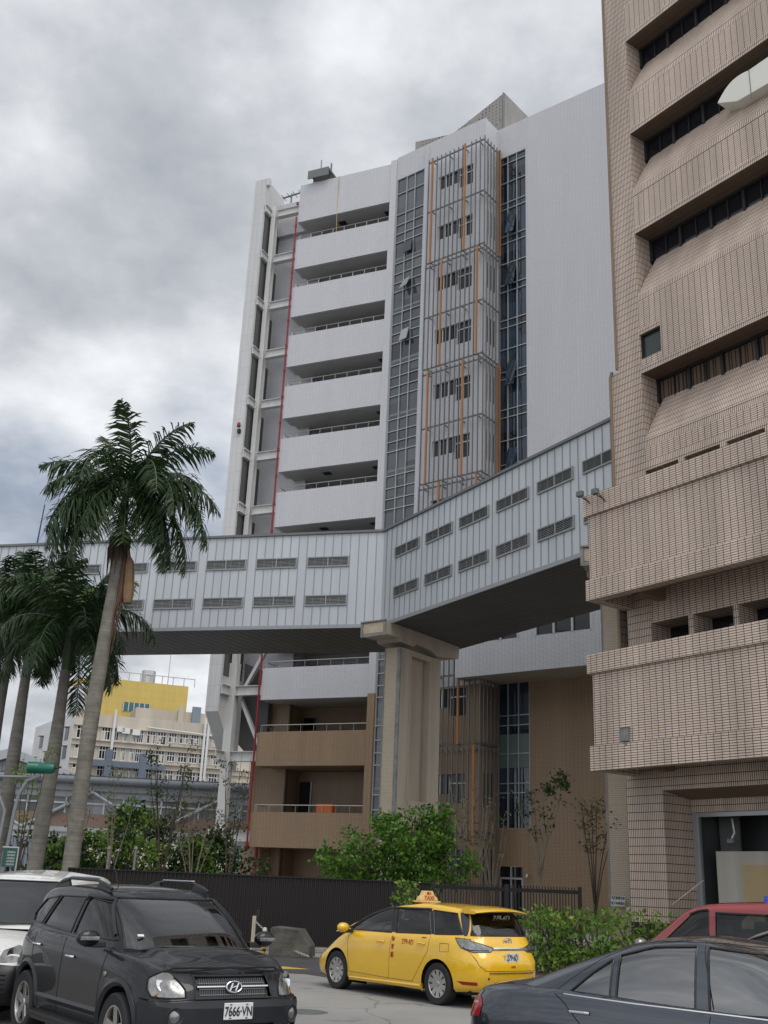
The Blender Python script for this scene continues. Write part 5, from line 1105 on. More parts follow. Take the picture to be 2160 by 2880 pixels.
wiper(van, [(1.28, -.55, 1.09), (1.25, 0, 1.13)]); wiper(van, [(1.28, .0, 1.09), (1.22, .55, 1.12)])
text_mesh('windscreen_badge', 'W', .01, MT['ink'], van, Matrix.Translation((0, 0, .5))) if False else None

# --- the red van and the silver car behind the saloon
P_RED = carpaint('dull_red_paint', (.26, .014, .018), 0, .4, .1)
gw = [(.84, 1.16), (.34, 1.57), (.20, 1.62), (.02, 1.64), (.0, 1.13)]; g2 = [(-.12, 1.13), (-.10, 1.62), (-.98, 1.62), (-1.0, 1.13)]; g3 = [(-1.12, 1.14), (-1.10, 1.61), (-1.8, 1.59), (-1.85, 1.15)]
REDV = dict(seam_front=True, rows=[(0, 2.12, -2.2, .82, 5), (.1, 2.2, -2.26, .855, 5.5), (.5, 2.24, -2.3, .865, 6), (.8, 2.12, -2.26, .86, 5.5), (.95, 1.98, -2.22, .84, 5), (1, 1.9, -2.2, .81, 5)],
    zb=[(-2.3, .28), (2.3, .26)], zt=[(-2.3, 1.12), (.6, 1.10), (1.3, 1.07), (1.9, .98), (2.3, .86)],
    urows=[(0, 1.45, -2.2, .80, 6), (.5, .95, -2.15, .765, 6), (.85, .60, -2.08, .725, 6), (.96, .45, -2.0, .67, 5), (1, .36, -1.95, .62, 4.5)],
    uzb=[(-2.3, 1.05), (.6, 1.04), (1.5, .98)], uzt=[(-2.2, 1.72), (-.8, 1.76), (.2, 1.74), (.8, 1.71), (1.4, 1.68)],
    axles=(1.36, -1.36), arch=.37, track=.75, wr=.33, ww=.2, spokes=(5, 'five'), paint=P_RED, hood_crown=lambda x: .05 if x > .9 else 0, roof_crown=.07,
    lower=[], upper=[('windscreen', [('f', -.56, 1.13), ('f', .56, 1.13), ('f', .46, 1.6), ('f', -.46, 1.6)], -.006)]+[('side_window#%s%d' % (s_, i), [(s_,)+q for q in pl], -.006) for s_ in 'lr' for i, pl in enumerate((gw, g2, g3))],
    mats=dict(windscreen=MT['screen_glass'], side_window=MT['car_glass']))
red, lo, up = car('people_carrier', 'dull red people carrier with dark side windows behind the dark blue saloon', 'car', (5.68, 17.2), 128, REDV)
for s_ in 'lr':
    sg = 1 if s_ == 'l' else -1
    for pl in (gw, g2, g3):
        mb = MB(); up.line(mb, [(s_,)+q for q in pl], .008, 0, closed=True); build('window_trim', mb, MT['trim'], red, smooth=True)
    for pl in (((.36, 1.575), (.2, 1.63), (.04, 1.65)), ((-.14, 1.61), (-.96, 1.61))):
        mb = MB(); up.line(mb, [(s_,)+q for q in pl], .018, .006); build('wind_deflector', mb, MT['trim'], red, smooth=True)
    mirror(red, 1.05, sg*.9, 1.12, MT['lamp2'])
lines_side(red, lo, [[(1.1, 1.05), (1.05, .4)], [(-.06, 1.09), (-.06, .35)], [(-1.05, 1.09), (-1.05, .35)]])
mb = MB(); mb.tube([(.75, .62, 1.70), (.15, .64, 2.06)], .008, 5); build('aerial', mb, MT['alloy'], red)
mb = MB(); mb.lathe([(.09, 0), (.09, .05), (.07, .1), (0, .12)], 16, 'Z', (-.62, .1, 1.775)); bl = build('roof_lamp', mb, plain('blue_lamp_plastic', (.02, .07, .45), .2, amt=0), red, smooth=True)
P_SIL = carpaint('silver_paint', (.42, .43, .44), .6, .28, .1)
SIL = dict(seam_front=True, seats=(.25, -.5), rows=SED['rows'], zb=SED['zb'], zt=[(a, z+.06) for a, z in SED['zt']],
    urows=SED['urows'], uzb=[(a, z+.06) for a, z in SED['uzb']], uzt=[(a, z+.10) for a, z in SED['uzt']], axles=(1.415, -1.415), arch=.37, track=.77, wr=.325, ww=.215, spokes=(5, 'five'), paint=P_SIL,
    hood_crown=SED['hood_crown'], roof_crown=.06, lower=[],
    upper=[('windscreen', [('f', -.62, 1.05), ('f', .62, 1.05), ('f', .5, 1.42), ('f', -.5, 1.42)], -.006)]+[('side_window#%s%d' % (s_, i), [(s_, x, z+.07) for x, z in pl], -.006) for s_ in 'lr' for i, pl in enumerate((ds, dr, dq))],
    mats=dict(windscreen=MT['screen_glass'], side_window=MT['car_glass_dark']))
sil, lo, up = car('silver_car', 'silver car at the right edge of the photo, only its roof showing over the saloon', 'car', (5.25, 13.2), 150, SIL)
for s_ in 'lr': 
    for pl in (ds, dr, dq):
        mb = MB(); up.line(mb, [(s_, x, z+.07) for x, z in pl], .012, 0, closed=True); build('window_trim', mb, MT['trim'], sil, smooth=True)
Pm = on_ground(855, 2846); mb = MB(); mb.lathe([(0, .006), (.3, .006), (.3, .0), (.34, .006), (.36, .0)], 24); mc = build('manhole_cover', mb, MT['slat_dark'], None); mc.location = (Pm.x, Pm.y, 0); tag(mc, 'round iron manhole cover in the road beside the dark grey SUV', 'manhole cover')
# ---------------------------------------------------------------- plants
MT['palm_leaf'] = leafmat('palm_leaf', (.012, .028, .012), (.045, .085, .025), .4, .18); MT['palm_bright'] = leafmat('bright_palm_leaf', (.03, .08, .015), (.09, .17, .03), .4, .3)
MT['palm_bark'] = plain('grey_palm_bark', (.20, .185, .155), .85, amt=.35, scale=2.5, bump=.5, bscale=9)
_m = MT['palm_bark']; _t = _m.node_tree; _tc = N(_t, 'ShaderNodeTexCoord'); _mp = N(_t, 'ShaderNodeMapping'); _mp.inputs['Scale'].default_value = (.4, .4, 7); _t.links.new(_tc.outputs['Object'], _mp.inputs[0])
_n = noise(_t, _mp.outputs[0], 1.6, 3, .6); _mr = N(_t, 'ShaderNodeMapRange'); _t.links.new(_n, _mr.inputs[0]); _mr.inputs[1].default_value = .35; _mr.inputs[2].default_value = .65; _mr.inputs[3].default_value = .78; _mr.inputs[4].default_value = 1.08
_b = _t.nodes['Principled BSDF']; _old = _b.inputs['Base Color'].links[0].from_socket; _x = N(_t, 'ShaderNodeMix', data_type='RGBA', blend_type='MULTIPLY'); _x.inputs[0].default_value = 1; _t.links.new(_old, _x.inputs[6]); _t.links.new(_mr.outputs[0], _x.inputs[7]); _t.links.new(_x.outputs[2], _b.inputs['Base Color'])
MT['crownshaft'] = plain('green_crownshaft', (.035, .065, .018), .45, amt=.2); MT['dead_leaf'] = plain('dead_brown_sheath', (.085, .06, .045), .8, amt=.4, scale=4); MT['dead_light'] = plain('pale_brown_sheath', (.23, .14, .075), .8, amt=.3, scale=3); MT['flower'] = plain('yellow_palm_flower', (.26, .20, .05), .8, amt=.3)
def frond(mb, base, d, L, droop, n=68, lw=1.0, seed=0, hang=.75, curl=0):
    rnd = random.Random(seed); d = Vector(d).normalized(); pts = []; p = Vector(base); side = d.cross(Vector((0, 0, 1)))
    side = side.normalized() if side.length > .05 else Vector((1, 0, 0))
    S_ = 14; cur = d.copy()
    for i in range(S_+1):
        pts.append(p.copy()); t = i/S_
        cur = (cur + Vector((0, 0, -droop*(.25+1.6*t)/S_)) + side*(curl/S_)).normalized(); p = p+cur*(L/S_)
    mb.tube(pts, [.045*(1-.85*i/S_)+.004 for i in range(S_+1)], 5, 1)
    for i in range(n):
        t = .10+.90*i/(n-1); f = t*S_; k = min(int(f), S_-1); P = pts[k].lerp(pts[k+1], f-k); tg = (pts[k+1]-pts[k]).normalized()
        sd = tg.cross(Vector((0, 0, 1))); sd = sd.normalized() if sd.length > .1 else side; upv = sd.cross(tg)
        ll = lw*(math.sin(PI*min(1, .12+.86*t))**.6)*rnd.uniform(.8, 1.15)
        for s_ in (-1, 1):
            a = rnd.uniform(-1.0, .45); dr = (sd*s_*math.cos(a)+upv*math.sin(a)+tg*rnd.uniform(.45, .8)).normalized()
            w_ = tg*.033*rnd.uniform(.8, 1.2); q0 = P; q1 = P+dr*ll*.5+Vector((0, 0, -hang*ll*.12)); q2 = P+dr*ll*.95+Vector((0, 0, -hang*ll*rnd.uniform(.4, .75)))
            w1 = (w_+upv*.008)
            mb.add([q0-w1*.6, q0+w1*.6, q1+w1, q1-w1], [(0, 1, 2, 3)], 0); mb.add([q1-w1, q1+w1, q2], [(0, 1, 2)], 0)
def palm(label, P, hc, rad, fr, seed, lean=(0, 0), leaf=None, boots=False, group='royal palms beside the road'):
    """hc: height of the crown's heart; fr: fronds as (direction, length, droop)"""
    rnd = random.Random(seed); o = thing('palm_tree', label, 'palm tree', (P.x, P.y, 0), 0, group)
    mb = MB(); n = 22; hs = hc-2.2; pts = []; rs = []
    for i in range(n+1):
        t = i/n; pts.append((lean[0]*t*t+.04*math.sin(5*t+seed), lean[1]*t*t, hs*t)); rs.append(rad*(1.0-.12*math.sin(PI*min(1, t*1.6))-.38*smooth(.35, 1, t))*(1+.012*rnd.uniform(-1, 1)))
    mb.tube(pts, rs, 16); build('trunk', mb, MT['palm_bark'], o, smooth=True, angle=60)
    top = Vector((lean[0], lean[1], hs)); mb = MB(); mb.tube([top-Vector((0, 0, .1)), top+Vector((0, 0, .5)), top+Vector((0, 0, 1.4)), top+Vector((0, 0, 2.2))], [rad*.58, rad*.66, rad*.5, rad*.25], 12); build('crownshaft', mb, MT['crownshaft'], o, smooth=True, angle=60)
    heart = top+Vector((0, 0, 1.75))
    for i, (d, L, dp, *ex) in enumerate(fr):
        mb = MB(); frond(mb, heart+Vector((0, 0, rnd.uniform(-.25, .15))), d, L*rnd.uniform(1.0, 1.22), dp*1.12, seed=seed*50+i, curl=ex[0] if ex else 0); build('frond', mb, [leaf or MT['palm_leaf'], MT['crownshaft']], o)
    if boots:
        mb = MB()
        for k in range(26):
            a = k*2.4; r0 = rad*.62; q = top+Vector((r0*math.cos(a), r0*math.sin(a), .15)); l = rnd.uniform(.8, 1.6)
            mb.tube([q, q+Vector((.16*math.cos(a), .16*math.sin(a), -.4*l)), q+Vector((.12*math.cos(a), .12*math.sin(a), -l))], [.03, .05, .01], 4)
        build('dead_sheath', mb, MT['dead_leaf'], o)
        mb = MB(); q = top+Vector((.46, -.1, -.95)); mb.tube([q+Vector((-.2, 0, .9)), q+Vector((-.05, 0, .2)), q, q+Vector((.05, 0, -.5)), q+Vector((.08, 0, -1.1)), q+Vector((.1, 0, -1.45))], [.02, .06, .14, .17, .19, .15], 8); build('hanging_sheath', mb, MT['dead_light'], o, smooth=True)
        mb = MB()
        for k in range(30):
            q = top+Vector((.25, -.1, -.4)); a = rnd.uniform(-.25, .12); mb.tube([q, q+Vector((.06+a*.5, rnd.uniform(-.1, .1), -1.6)), q+Vector((-.12+a, rnd.uniform(-.15, .15), -rnd.uniform(2.6, 4.2)))], [.02, .015, .006], 4)
        build('dead_frond', mb, plain('reddish_dead_frond', (.16, .085, .06), .8, amt=.3), o)
        mb = MB()
        for k in range(22):
            q = top+Vector((.25, -.2, .6)); mb.tube([q, q+Vector((.25+rnd.uniform(-.1, .2), -.1, .1)), q+Vector((.32+rnd.uniform(-.2, .2), -.15+rnd.uniform(-.1, .1), -rnd.uniform(.4, 1.0)))], [.02, .02, .008], 4)
        build('flower_stalk', mb, MT['flower'], o)
    return o
az0 = R(-14.7); RG = Vector((math.cos(az0), -math.sin(az0), 0)); DP = Vector((math.sin(az0), math.cos(az0), 0)); UPV = Vector((0, 0, 1))
def D(ang, depth=0): return RG*math.cos(R(ang))+UPV*math.sin(R(ang))+DP*depth
P = at_range(196, 2470, 36); P.z = 0
palm('tallest palm, its trunk before the skybridge, a brown sheath hanging under its crown', P, 15.1, .285,
     [(D(84, -.1), 3.1, .7, .7), (D(104, .25), 2.5, .9), (D(68, -.25), 3.0, 1.1), (D(-15, -.8), 2.7, 2.4), (D(195, -.8), 2.7, 2.4), (D(-40, -.9), 2.6, 1.9), (D(225, -.9), 2.6, 1.9), (D(-85, -1.0), 2.3, 1.6), (D(60, -.15), 3.1, 1.5), (D(50, .3), 3.0, 1.3), (D(140, .1), 3.0, 1.1), (D(152, -.2), 2.9, 1.6), (D(28, -.2), 3.4, 1.7), (D(35, .35), 3.2, 1.9), (D(10, -.3), 3.6, 2.3),
      (D(165, .2), 3.2, 2.6), (D(170, -.3), 3.4, 3.2), (D(120, -.7), 3.0, 2.9), (D(70, -.9), 3.2, 3.0), (D(0, -.2), 3.5, 3.2), (D(-8, .3), 3.3, 3.0), (D(185, .1), 3.4, 3.0), (D(40, -.8), 3.4, 3.2), (D(110, .8), 3.0, 2.0), (D(60, .8), 3.0, 2.0), (D(-20, -.4), 3.2, 3.4), (D(195, -.4), 3.2, 3.4), (D(150, .7), 3.0, 2.8)], 3, (.15, .2), boots=True)
def auto_fr(n, seed, L=3.3):
    r_ = random.Random(seed); o = []
    for k in range(n):
        a = k*2.39996; e_ = 1.25-1.5*(k/n); o.append((Vector((math.cos(a)*math.cos(e_), math.sin(a)*math.cos(e_), math.sin(e_))), L*r_.uniform(.85, 1.1), 1.0+2.1*(k/n)+r_.uniform(-.2, .3)))
    return o
for lab, x, y, r_, tz, rad, sd, lf, n in [('second palm from the right of the row, shorter and bright green at its top', 172, 1927, 41, .228, .31, 11, None, 22), ('slim palm left of the second trunk, its crown across the left end of the skybridge', 65, 1927, 45, .235, .30, 12, None, 20), ('palm at the left edge of the photo, only part of its crown in view', 5, 1940, 47, .225, .30, 13, None, 18)]:
    P = at_range(x, y, r_); P.z = 0
    o = palm(lab, P, 1.78+tz*r_, rad, auto_fr(n, sd), sd, (.1, 0), lf)
    if sd == 11:
        for k in range(5):
            mb = MB(); a = .6+k*.55; frond(mb, Vector((.2, 0, 1.78+tz*r_-.3)), Vector((math.cos(a)*.6, math.sin(a)*.6, .9)), 3.0, .9, seed=900+k); build('frond', mb, [MT['palm_bright'], MT['crownshaft']], o)
# leafy plants
MT['leaf_mid'] = leafmat('fresh_green_leaf', (.035, .10, .012), (.14, .27, .035), .4, .35); MT['leaf_dark'] = leafmat('dark_green_leaf', (.012, .03, .008), (.045, .085, .02), .45, .2); MT['leaf_light'] = leafmat('yellow_green_leaf', (.07, .15, .015), (.23, .34, .05), .4, .35)
MT['leaf_dry'] = leafmat('dry_olive_leaf', (.06, .06, .025), (.15, .14, .06), .6, .2); MT['twig'] = plain('pale_twig_bark', (.22, .18, .13), .9, amt=.3, scale=3); MT['twig_dark'] = plain('dark_twig_bark', (.07, .055, .04), .9, amt=.3)
def leaf(mb, P, sz, rnd, m=0, nrm=None):
    n = Vector((rnd.gauss(0, 1), rnd.gauss(0, 1), rnd.gauss(.6, .8))).normalized() if nrm is None else nrm
    t = n.orthogonal().normalized(); t = Matrix.Rotation(rnd.uniform(0, 2*PI), 3, n) @ t; b = n.cross(t); w_ = sz*.28
    mb.add([P, P+t*sz*.5+b*w_-n*sz*.05, P+t*sz-n*sz*.16, P+t*sz*.5-b*w_-n*sz*.05], [(0, 1, 2, 3)], m)
def clumps(mb, cs, per, sz, rnd, m=0, mats=1):
    for c_, r_ in cs:
        mm = rnd.randrange(mats)
        for k in range(int(per*r_*r_)+3):
            d = Vector((rnd.gauss(0, 1), rnd.gauss(0, 1), rnd.gauss(0, 1))).normalized(); q = c_+Vector((d.x, d.y, d.z*.7))*r_*rnd.uniform(.55, 1.05)
            leaf(mb, q, sz*rnd.uniform(.5, 1.5), rnd, m+mm)
def bush(name, label, cat, P, wx, wy, z0, z1, nc, per, sz, mats, seed, group=None, stem=True, cr=(.22, .5), flat=1.0):
    rnd = random.Random(seed); o = thing(name, label, cat, (P.x, P.y, 0), 0, group); cs = []; mb = MB()
    for i in range(nc):
        a = rnd.uniform(0, 2*PI); q = rnd.random()**.55; h = rnd.random(); zc = z0+(z1-z0)*h; f = math.sin(PI*min(1, .25+.72*h))**.7 if flat == 1 else 1
        c_ = Vector((wx*q*math.cos(a)*f, wy*q*math.sin(a)*f, zc)); r_ = rnd.uniform(*cr); cs.append((c_, r_))
        if stem and i % 3 == 0: mb.tube([(rnd.uniform(-.15, .15), rnd.uniform(-.15, .15), 0), (c_.x*.35, c_.y*.35, zc*.5), c_], [.045, .03, .008], 5)
    if stem: build('stem', mb, MT['twig_dark'], o)
    mb = MB(); clumps(mb, cs, per, sz, rnd, 0, len(mats)); build('foliage', mb, mats, o); return o
P = at_range(1135, 2440, 35.5)
rnd = random.Random(21); o = thing('green_tree', 'bushy bright green tree behind the dark fence below the bridge pillar', 'tree', (P.x, P.y, 0)); mb = MB(); cs = []
for i in range(40):
    a = i*2.39996; q = rnd.uniform(.45, 1); lv = rnd.choice((1.9, 2.4, 2.9, 3.4, 3.9)); ext = {1.9: 3.4, 2.4: 3.3, 2.9: 2.9, 3.4: 2.2, 3.9: 1.3}[lv]
    tip = Vector((ext*q*math.cos(a), .7*ext*q*math.sin(a), lv+.15*math.cos(a*3)))
    mb.tube([(0, 0, .1), (tip.x*.15, tip.y*.15, lv*.6), (tip.x*.6, tip.y*.6, lv*.95), tip], [.07, .05, .03, .008], 6)
    for k in range(7): cs.append((tip*(1-.13*k*.5)+Vector((rnd.uniform(-.3, .3), rnd.uniform(-.3, .3), rnd.uniform(-.12, .2)))-Vector((0, 0, lv*-.06*k*.5)), rnd.uniform(.2, .42)))
build('trunk', mb, MT['twig_dark'], o); mb = MB(); clumps(mb, cs, 400, .14, rnd, 0, 2); build('crown', mb, [MT['leaf_mid'], MT['leaf_mid']], o)
def tree_thin(label, P, h, spread, nb, leaves, lm, bark, seed, name='sapling', fork=.25, lsz=.10, top=.55, group='slim young trees behind the fence'):
    rnd = random.Random(seed); o = thing(name, label, 'tree', (P.x, P.y, 0), 0, group); mb = MB(); tips = []
    ft = h*fork
    mb.tube([(0, 0, 0), (.03, 0, ft*.5), (0, 0, ft)], [.035*h/4, .03*h/4, .028*h/4], 7)
    for k in range(nb):
        a = 2*PI*k/nb+rnd.uniform(-.4, .4); s_ = spread*rnd.uniform(.4, 1); zt = h*rnd.uniform(.72, 1)
        p = [Vector((0, 0, ft*rnd.uniform(.75, 1))), Vector((s_*.35*math.cos(a), s_*.35*math.sin(a), ft+(zt-ft)*.35)), Vector((s_*.8*math.cos(a), s_*.8*math.sin(a), ft+(zt-ft)*.72)), Vector((s_*math.cos(a), s_*math.sin(a), zt))]
        mb.tube(p, [.02*h/4, .015*h/4, .010*h/4, .004], 5)
        for j in range(4):
            t = rnd.uniform(.4, 1); i = min(int(t*3), 2); q = p[i].lerp(p[i+1], t*3-i); e_ = q+Vector((rnd.uniform(-.3, .3), rnd.uniform(-.3, .3), rnd.uniform(.15, .5)))*h*.12
            mb.tube([q, q.lerp(e_, .5)+Vector((0, 0, .04)), e_], [.011, .008, .003], 4); tips.append(e_)
    build('trunk', mb, bark, o)
    if leaves:
        mb = MB()
        for k in range(leaves):
            q = rnd.choice(tips)
            if q.z < h*top and rnd.random() < .8: continue
            leaf(mb, q+Vector((rnd.gauss(0, .11), rnd.gauss(0, .11), rnd.gauss(-.03, .12))), lsz*rnd.uniform(.7, 1.4), rnd)
        build('crown', mb, lm, o)
    return o
def pt(x, r_): q = at_range(x, 2470, r_); q.z = 0; return q
tree_thin('pale bare shrub tree with few leaves right of the bushy green tree', pt(1330, 37), 5.6, 1.1, 9, 260, MT['leaf_dry'], MT['twig'], 31, fork=.3, top=.4)
tree_thin('pale bare forked shrub tree beside the slatted tower foot', pt(1385, 38), 4.4, .9, 6, 40, MT['leaf_dry'], MT['twig'], 32, fork=.35)
tree_thin('slender tree with a leafy tuft on top before the tan wall', pt(1520, 38), 6.2, .95, 6, 1500, MT['leaf_dark'], MT['twig'], 33, fork=.42, top=.82, lsz=.13)
tree_thin('small dry tree with withered leaves by the pale pillar', pt(1672, 35.5), 4.9, .75, 7, 420, MT['leaf_dry'], MT['twig_dark'], 34, fork=.3, top=.5)
for i, (x, r_, h, lv, lm, lab) in enumerate([(305, 44, 6.3, 160, 'leaf_mid', 'tall thin bare sapling just right of the tallest palm trunk'), (395, 40, 3.6, 240, 'leaf_light', 'low thin sapling with yellow green shoots between two pale posts'), (452, 43, 7.2, 700, 'leaf_dark', 'sapling with a rounded dark leafy top before the footbridge'), (540, 42, 5.4, 900, 'leaf_dry', 'dry brownish shrubby tree before the footbridge'), (640, 41, 6.4, 320, 'leaf_dark', 'spindly sapling right in front of the white steel column'), (200, 42, 6.5, 260, 'leaf_dry', 'thin sapling between the two nearest palm trunks'), (45, 38, 6.2, 300, 'leaf_light', 'thin sapling with white blossom by the signal pole')]):
    tree_thin(lab, pt(x, r_), h, .7 if lv < 600 else 1.15, 4 if lv < 600 else 7, lv, MT[lm], MT['twig'] if i in (0, 3, 5) else MT['twig_dark'], 40+i, fork=.2, top=.5)
for i, (x, r_, wx, z1, mats, lab) in enumerate([(90, 50, 2.6, 3.4, ['leaf_dark'], 'dark shrub behind the palm trunks at the far left'), (250, 48, 1.9, 3.6, ['leaf_dark', 'leaf_dark', 'leaf_light'], 'yellow green shrub between the palm trunks'), (350, 46, 1.6, 4.6, ['leaf_dark', 'leaf_mid', 'leaf_light'], 'tall bright shrub right of the tallest palm'), (430, 48, 2.0, 4.0, ['leaf_dark'], 'dark green shrub behind the two pale posts'), (520, 46, 1.5, 3.3, ['leaf_mid', 'leaf_dark'], 'green shrub under the dry brownish tree'), (610, 47, 1.7, 3.7, ['leaf_dark'], 'dark shrub at the foot of the white steel column'), (170, 46, 1.3, 2.9, ['leaf_light', 'leaf_dark'], 'low light shrub left of the tallest palm')]):
    bush('shrub', lab, 'shrub', pt(x, r_), wx*1.2, 1.2, .5, z1-.1, 75, 150, .2, [MT[m_] for m_ in mats], 60+i, 'shrubs behind the fence', cr=(.3, .6))
for i, (x, r_, wx, z1, mats, lab, n) in enumerate([(1560, 25.8, .85, 1.45, ['leaf_mid', 'leaf_light'], 'dense bright green hedge shrub right behind the taxi', 60), (1680, 26.3, .95, 1.35, ['leaf_light', 'leaf_mid'], 'lighter loose hedge shrub in the middle of the roadside row', 44), (1790, 26.8, .9, 1.5, ['leaf_light'], 'light hedge shrub under the white notices', 40), (1880, 27.2, .8, 1.15, ['leaf_light', 'leaf_dry'], 'sparse hedge shrub nearest the red people carrier', 30), (1168, 29.5, .42, 1.9, ['leaf_light'], 'small light shrub against the fence above the taxi roof', 22)]):
    bush('hedge_shrub', lab, 'shrub', pt(x, r_), wx, .7, .15, z1, n, 330, .11, [MT[m_] for m_ in mats], 80+i, 'roadside hedge shrubs', cr=(.18, .34), flat=0)

# ---------------------------------------------------------------- fences and small street things
fx0, fx1, fx2, fy = -8.75, 1.85, 6.1, 32.5
fo = thing('solid_fence', 'long dark brown corrugated fence across the photo behind the cars', 'fence', (fx0, fy, 0))
mb = MB(); n = int((fx1-fx0)/.12)
for k in range(n):
    x = k*.12; mb.poly([(x, 0, .1), (x+.035, 0, .1), (x+.035, 0, 1.93), (x, 0, 1.93)]); mb.poly([(x+.035, 0, .1), (x+.05, .035, .1), (x+.05, .035, 1.93), (x+.035, 0, 1.93)]); mb.poly([(x+.05, .035, .1), (x+.105, .035, .1), (x+.105, .035, 1.93), (x+.05, .035, 1.93)]); mb.poly([(x+.105, .035, .1), (x+.12, 0, .1), (x+.12, 0, 1.93), (x+.105, .035, 1.93)])
build('panel', mb, MT['black_metal'], fo)
for k in range(6): mb = MB(); mb.box(k*2.1, k*2.1+.06, .04, .1, 0, 1.95); build('post', mb, MT['black_metal'], fo)
mb = MB(); mb.box(0, fx1-fx0, -.02, .06, 1.925, 1.96); build('top_rail', mb, MT['black_metal'], fo)
fo = thing('railing_fence', 'dark brown picket railing between the solid fence and the pale pillar', 'fence', (fx1+.05, fy, 0))
mb = MB(); W2 = fx2-fx1
for k in range(int(W2/.085)): mb.box(k*.085, k*.085+.028, 0, .03, .12, 1.98)
build('picket', mb, MT['black_metal'], fo)
mb = MB(); mb.box(0, W2, .03, .07, 1.80, 1.90); mb.box(0, W2, .03, .07, .36, .44); build('rail', mb, MT['black_metal'], fo)
for k in range(3): mb = MB(); mb.box(k*W2/2-.05, k*W2/2+.05, -.02, .08, 0, 2.0); build('post', mb, MT['black_metal'], fo)
Pb = on_ground(760, 2690)
mb = MB(); mb.prism([(-.05, 0, 0), (1.0, 0, 0), (.98, 0, .28), (.70, 0, .66), (.0, 0, .70), (-.05, 0, .66)], (0, 1.0, 0)); cb = build('concrete_block', mb, plain('stained_concrete', (.105, .097, .08), .9, amt=.6, scale=2.5, bump=.8, bscale=14), None, bevel=.015); cb.location = (Pb.x, Pb.y, 0); cb.rotation_euler = (0, 0, R(-6)); tag(cb, 'old stained concrete block lying before the dark fence', 'concrete block')
Pp = at_range(743, 2640, 30.3); o = thing('bollard', 'thin bollard striped yellow and black beside the concrete block', 'bollard', (Pp.x, Pp.y, 0))
mb = MB(); mb.tube([(0, 0, 0), (0, 0, .56)], .055, 10); build('post', mb, plain('bollard_yellow', (.52, .33, .03), .5, amt=.2), o, smooth=True)
mb = MB()
for k in range(4): mb.tube([(0, 0, .06+.13*k), (.012, 0, .12+.13*k)], .059, 10)
build('stripe', mb, MT['ink'], o); mb = MB(); mb.lathe([(0, .65), (.05, .63), (.065, .56)], 10); build('cap', mb, MT['steel_white'], o)
cps = []
for lab, x, y0, r_ in (('short grey post holding the chain', 716, 2576, 31.2), ('short dark post behind the chain', 727, 2560, 31.6)):
    P = at_range(x, y0, r_); mb = MB(); mb.box(-.05, .05, -.05, .05, 0, P.z); q = build('chain_post', mb, MT['concrete'] if 'grey' in lab else MT['trim'], None, bevel=.01); q.location = (P.x, P.y, 0); tag(q, lab, 'post')
A_ = at_range(719, 2592, 31.1); B_ = at_range(868, 2690, 28.5); mb = MB()
nl = 44
for k in range(nl):
    t = (k+.5)/nl; q = A_.lerp(B_, t)-Vector((0, 0, .12*math.sin(PI*t))); dr = (B_-A_).normalized(); s_ = dr.cross(Vector((0, 0, 1))).normalized() if k % 2 else Vector((0, 0, 1))
    mb.tube([q-dr*.05+s_*.0, q-dr*.025+s_*.022, q+dr*.025+s_*.022, q+dr*.05, q+dr*.025-s_*.022, q-dr*.025-s_*.022, q-dr*.05], .009, 4)
tag(build('chain', mb, plain('pale_plastic_chain', (.33, .31, .27), .6, amt=.1)), 'pale chain slung from the grey post down over the concrete block', 'chain')
# signal, sign, posts
Pq = pt(4, 36); o = thing('traffic_light', 'green horizontal traffic light on a grey curved pole at the left edge', 'traffic light', Pq)
zt = 1.78+.083*36
mb = MB(); mb.tube([(0, 0, 0), (0, 0, zt-2.4)], .085, 10); mb.tube([(.02, 0, zt-2.6), (.08, 0, zt-1.3), (.15, 0, zt-.7), (.35, 0, zt-.28), (.75, 0, zt-.12)], .06, 8); mb.tube([(-1.6, 0, zt-.22), (.6, 0, zt-.16)], .04, 8); mb.tube([(-.25, 0, zt-2.2), (-.22, 0, zt-1.2), (-.5, 0, zt-.7), (-1.4, 0, zt-.35)], .05, 8); build('pole', mb, plain('galvanised_pole', (.22, .235, .25), .5, .3, amt=.2), o, smooth=True)
mb = MB(); mb.lathe([(0, -.38), (.13, -.38), (.17, -.3), (.17, .25), (.14, .36), (0, .38)], 14, 'X', (.78, 0, zt+.12)); hd = build('signal_head', mb, plain('signal_green', (.008, .13, .085), .35, amt=.15), o, smooth=True)
for k in range(3):
    mb = MB(); mb.tube([(.42-.0+.11*k, 0, zt+.12), (.30+.11*k, -.02, zt+.12)], [.175, .19], 14, cap=False); build('visor', mb, bpy.data.materials['signal_green'], hd, smooth=True)
mb = MB(); mb.tube([(1.12, 0, zt+.1), (1.35, 0, zt+.18)], .03, 6); build('bracket', mb, MT['trim'], hd)
P = at_range(27, 2411, 34); o = thing('information_board', 'small dark green board with white text lines by the signal pole', 'sign', (P.x, P.y, 0), 12)
mb = MB(); mb.box(-.2, .2, -.02, .02, P.z-.27, P.z+.26); build('panel', mb, plain('board_green', (.012, .075, .06), .4, amt=.1), o); mb = MB(); mb.box(-.23, .23, -.03, .03, P.z+.26, P.z+.3); mb.box(.2, .23, -.03, .03, P.z-.3, P.z+.26); mb.tube([(.21, 0, 0), (.21, 0, P.z-.2)], .025, 6); build('frame', mb, MT['mullion'], o)
for k in range(5): text_mesh('lettering', '公車站牌資訊', .062, MT['paper'], o, Matrix.Translation((.03, -.024, P.z+.14-.085*k)) @ UPR, sx=.62)
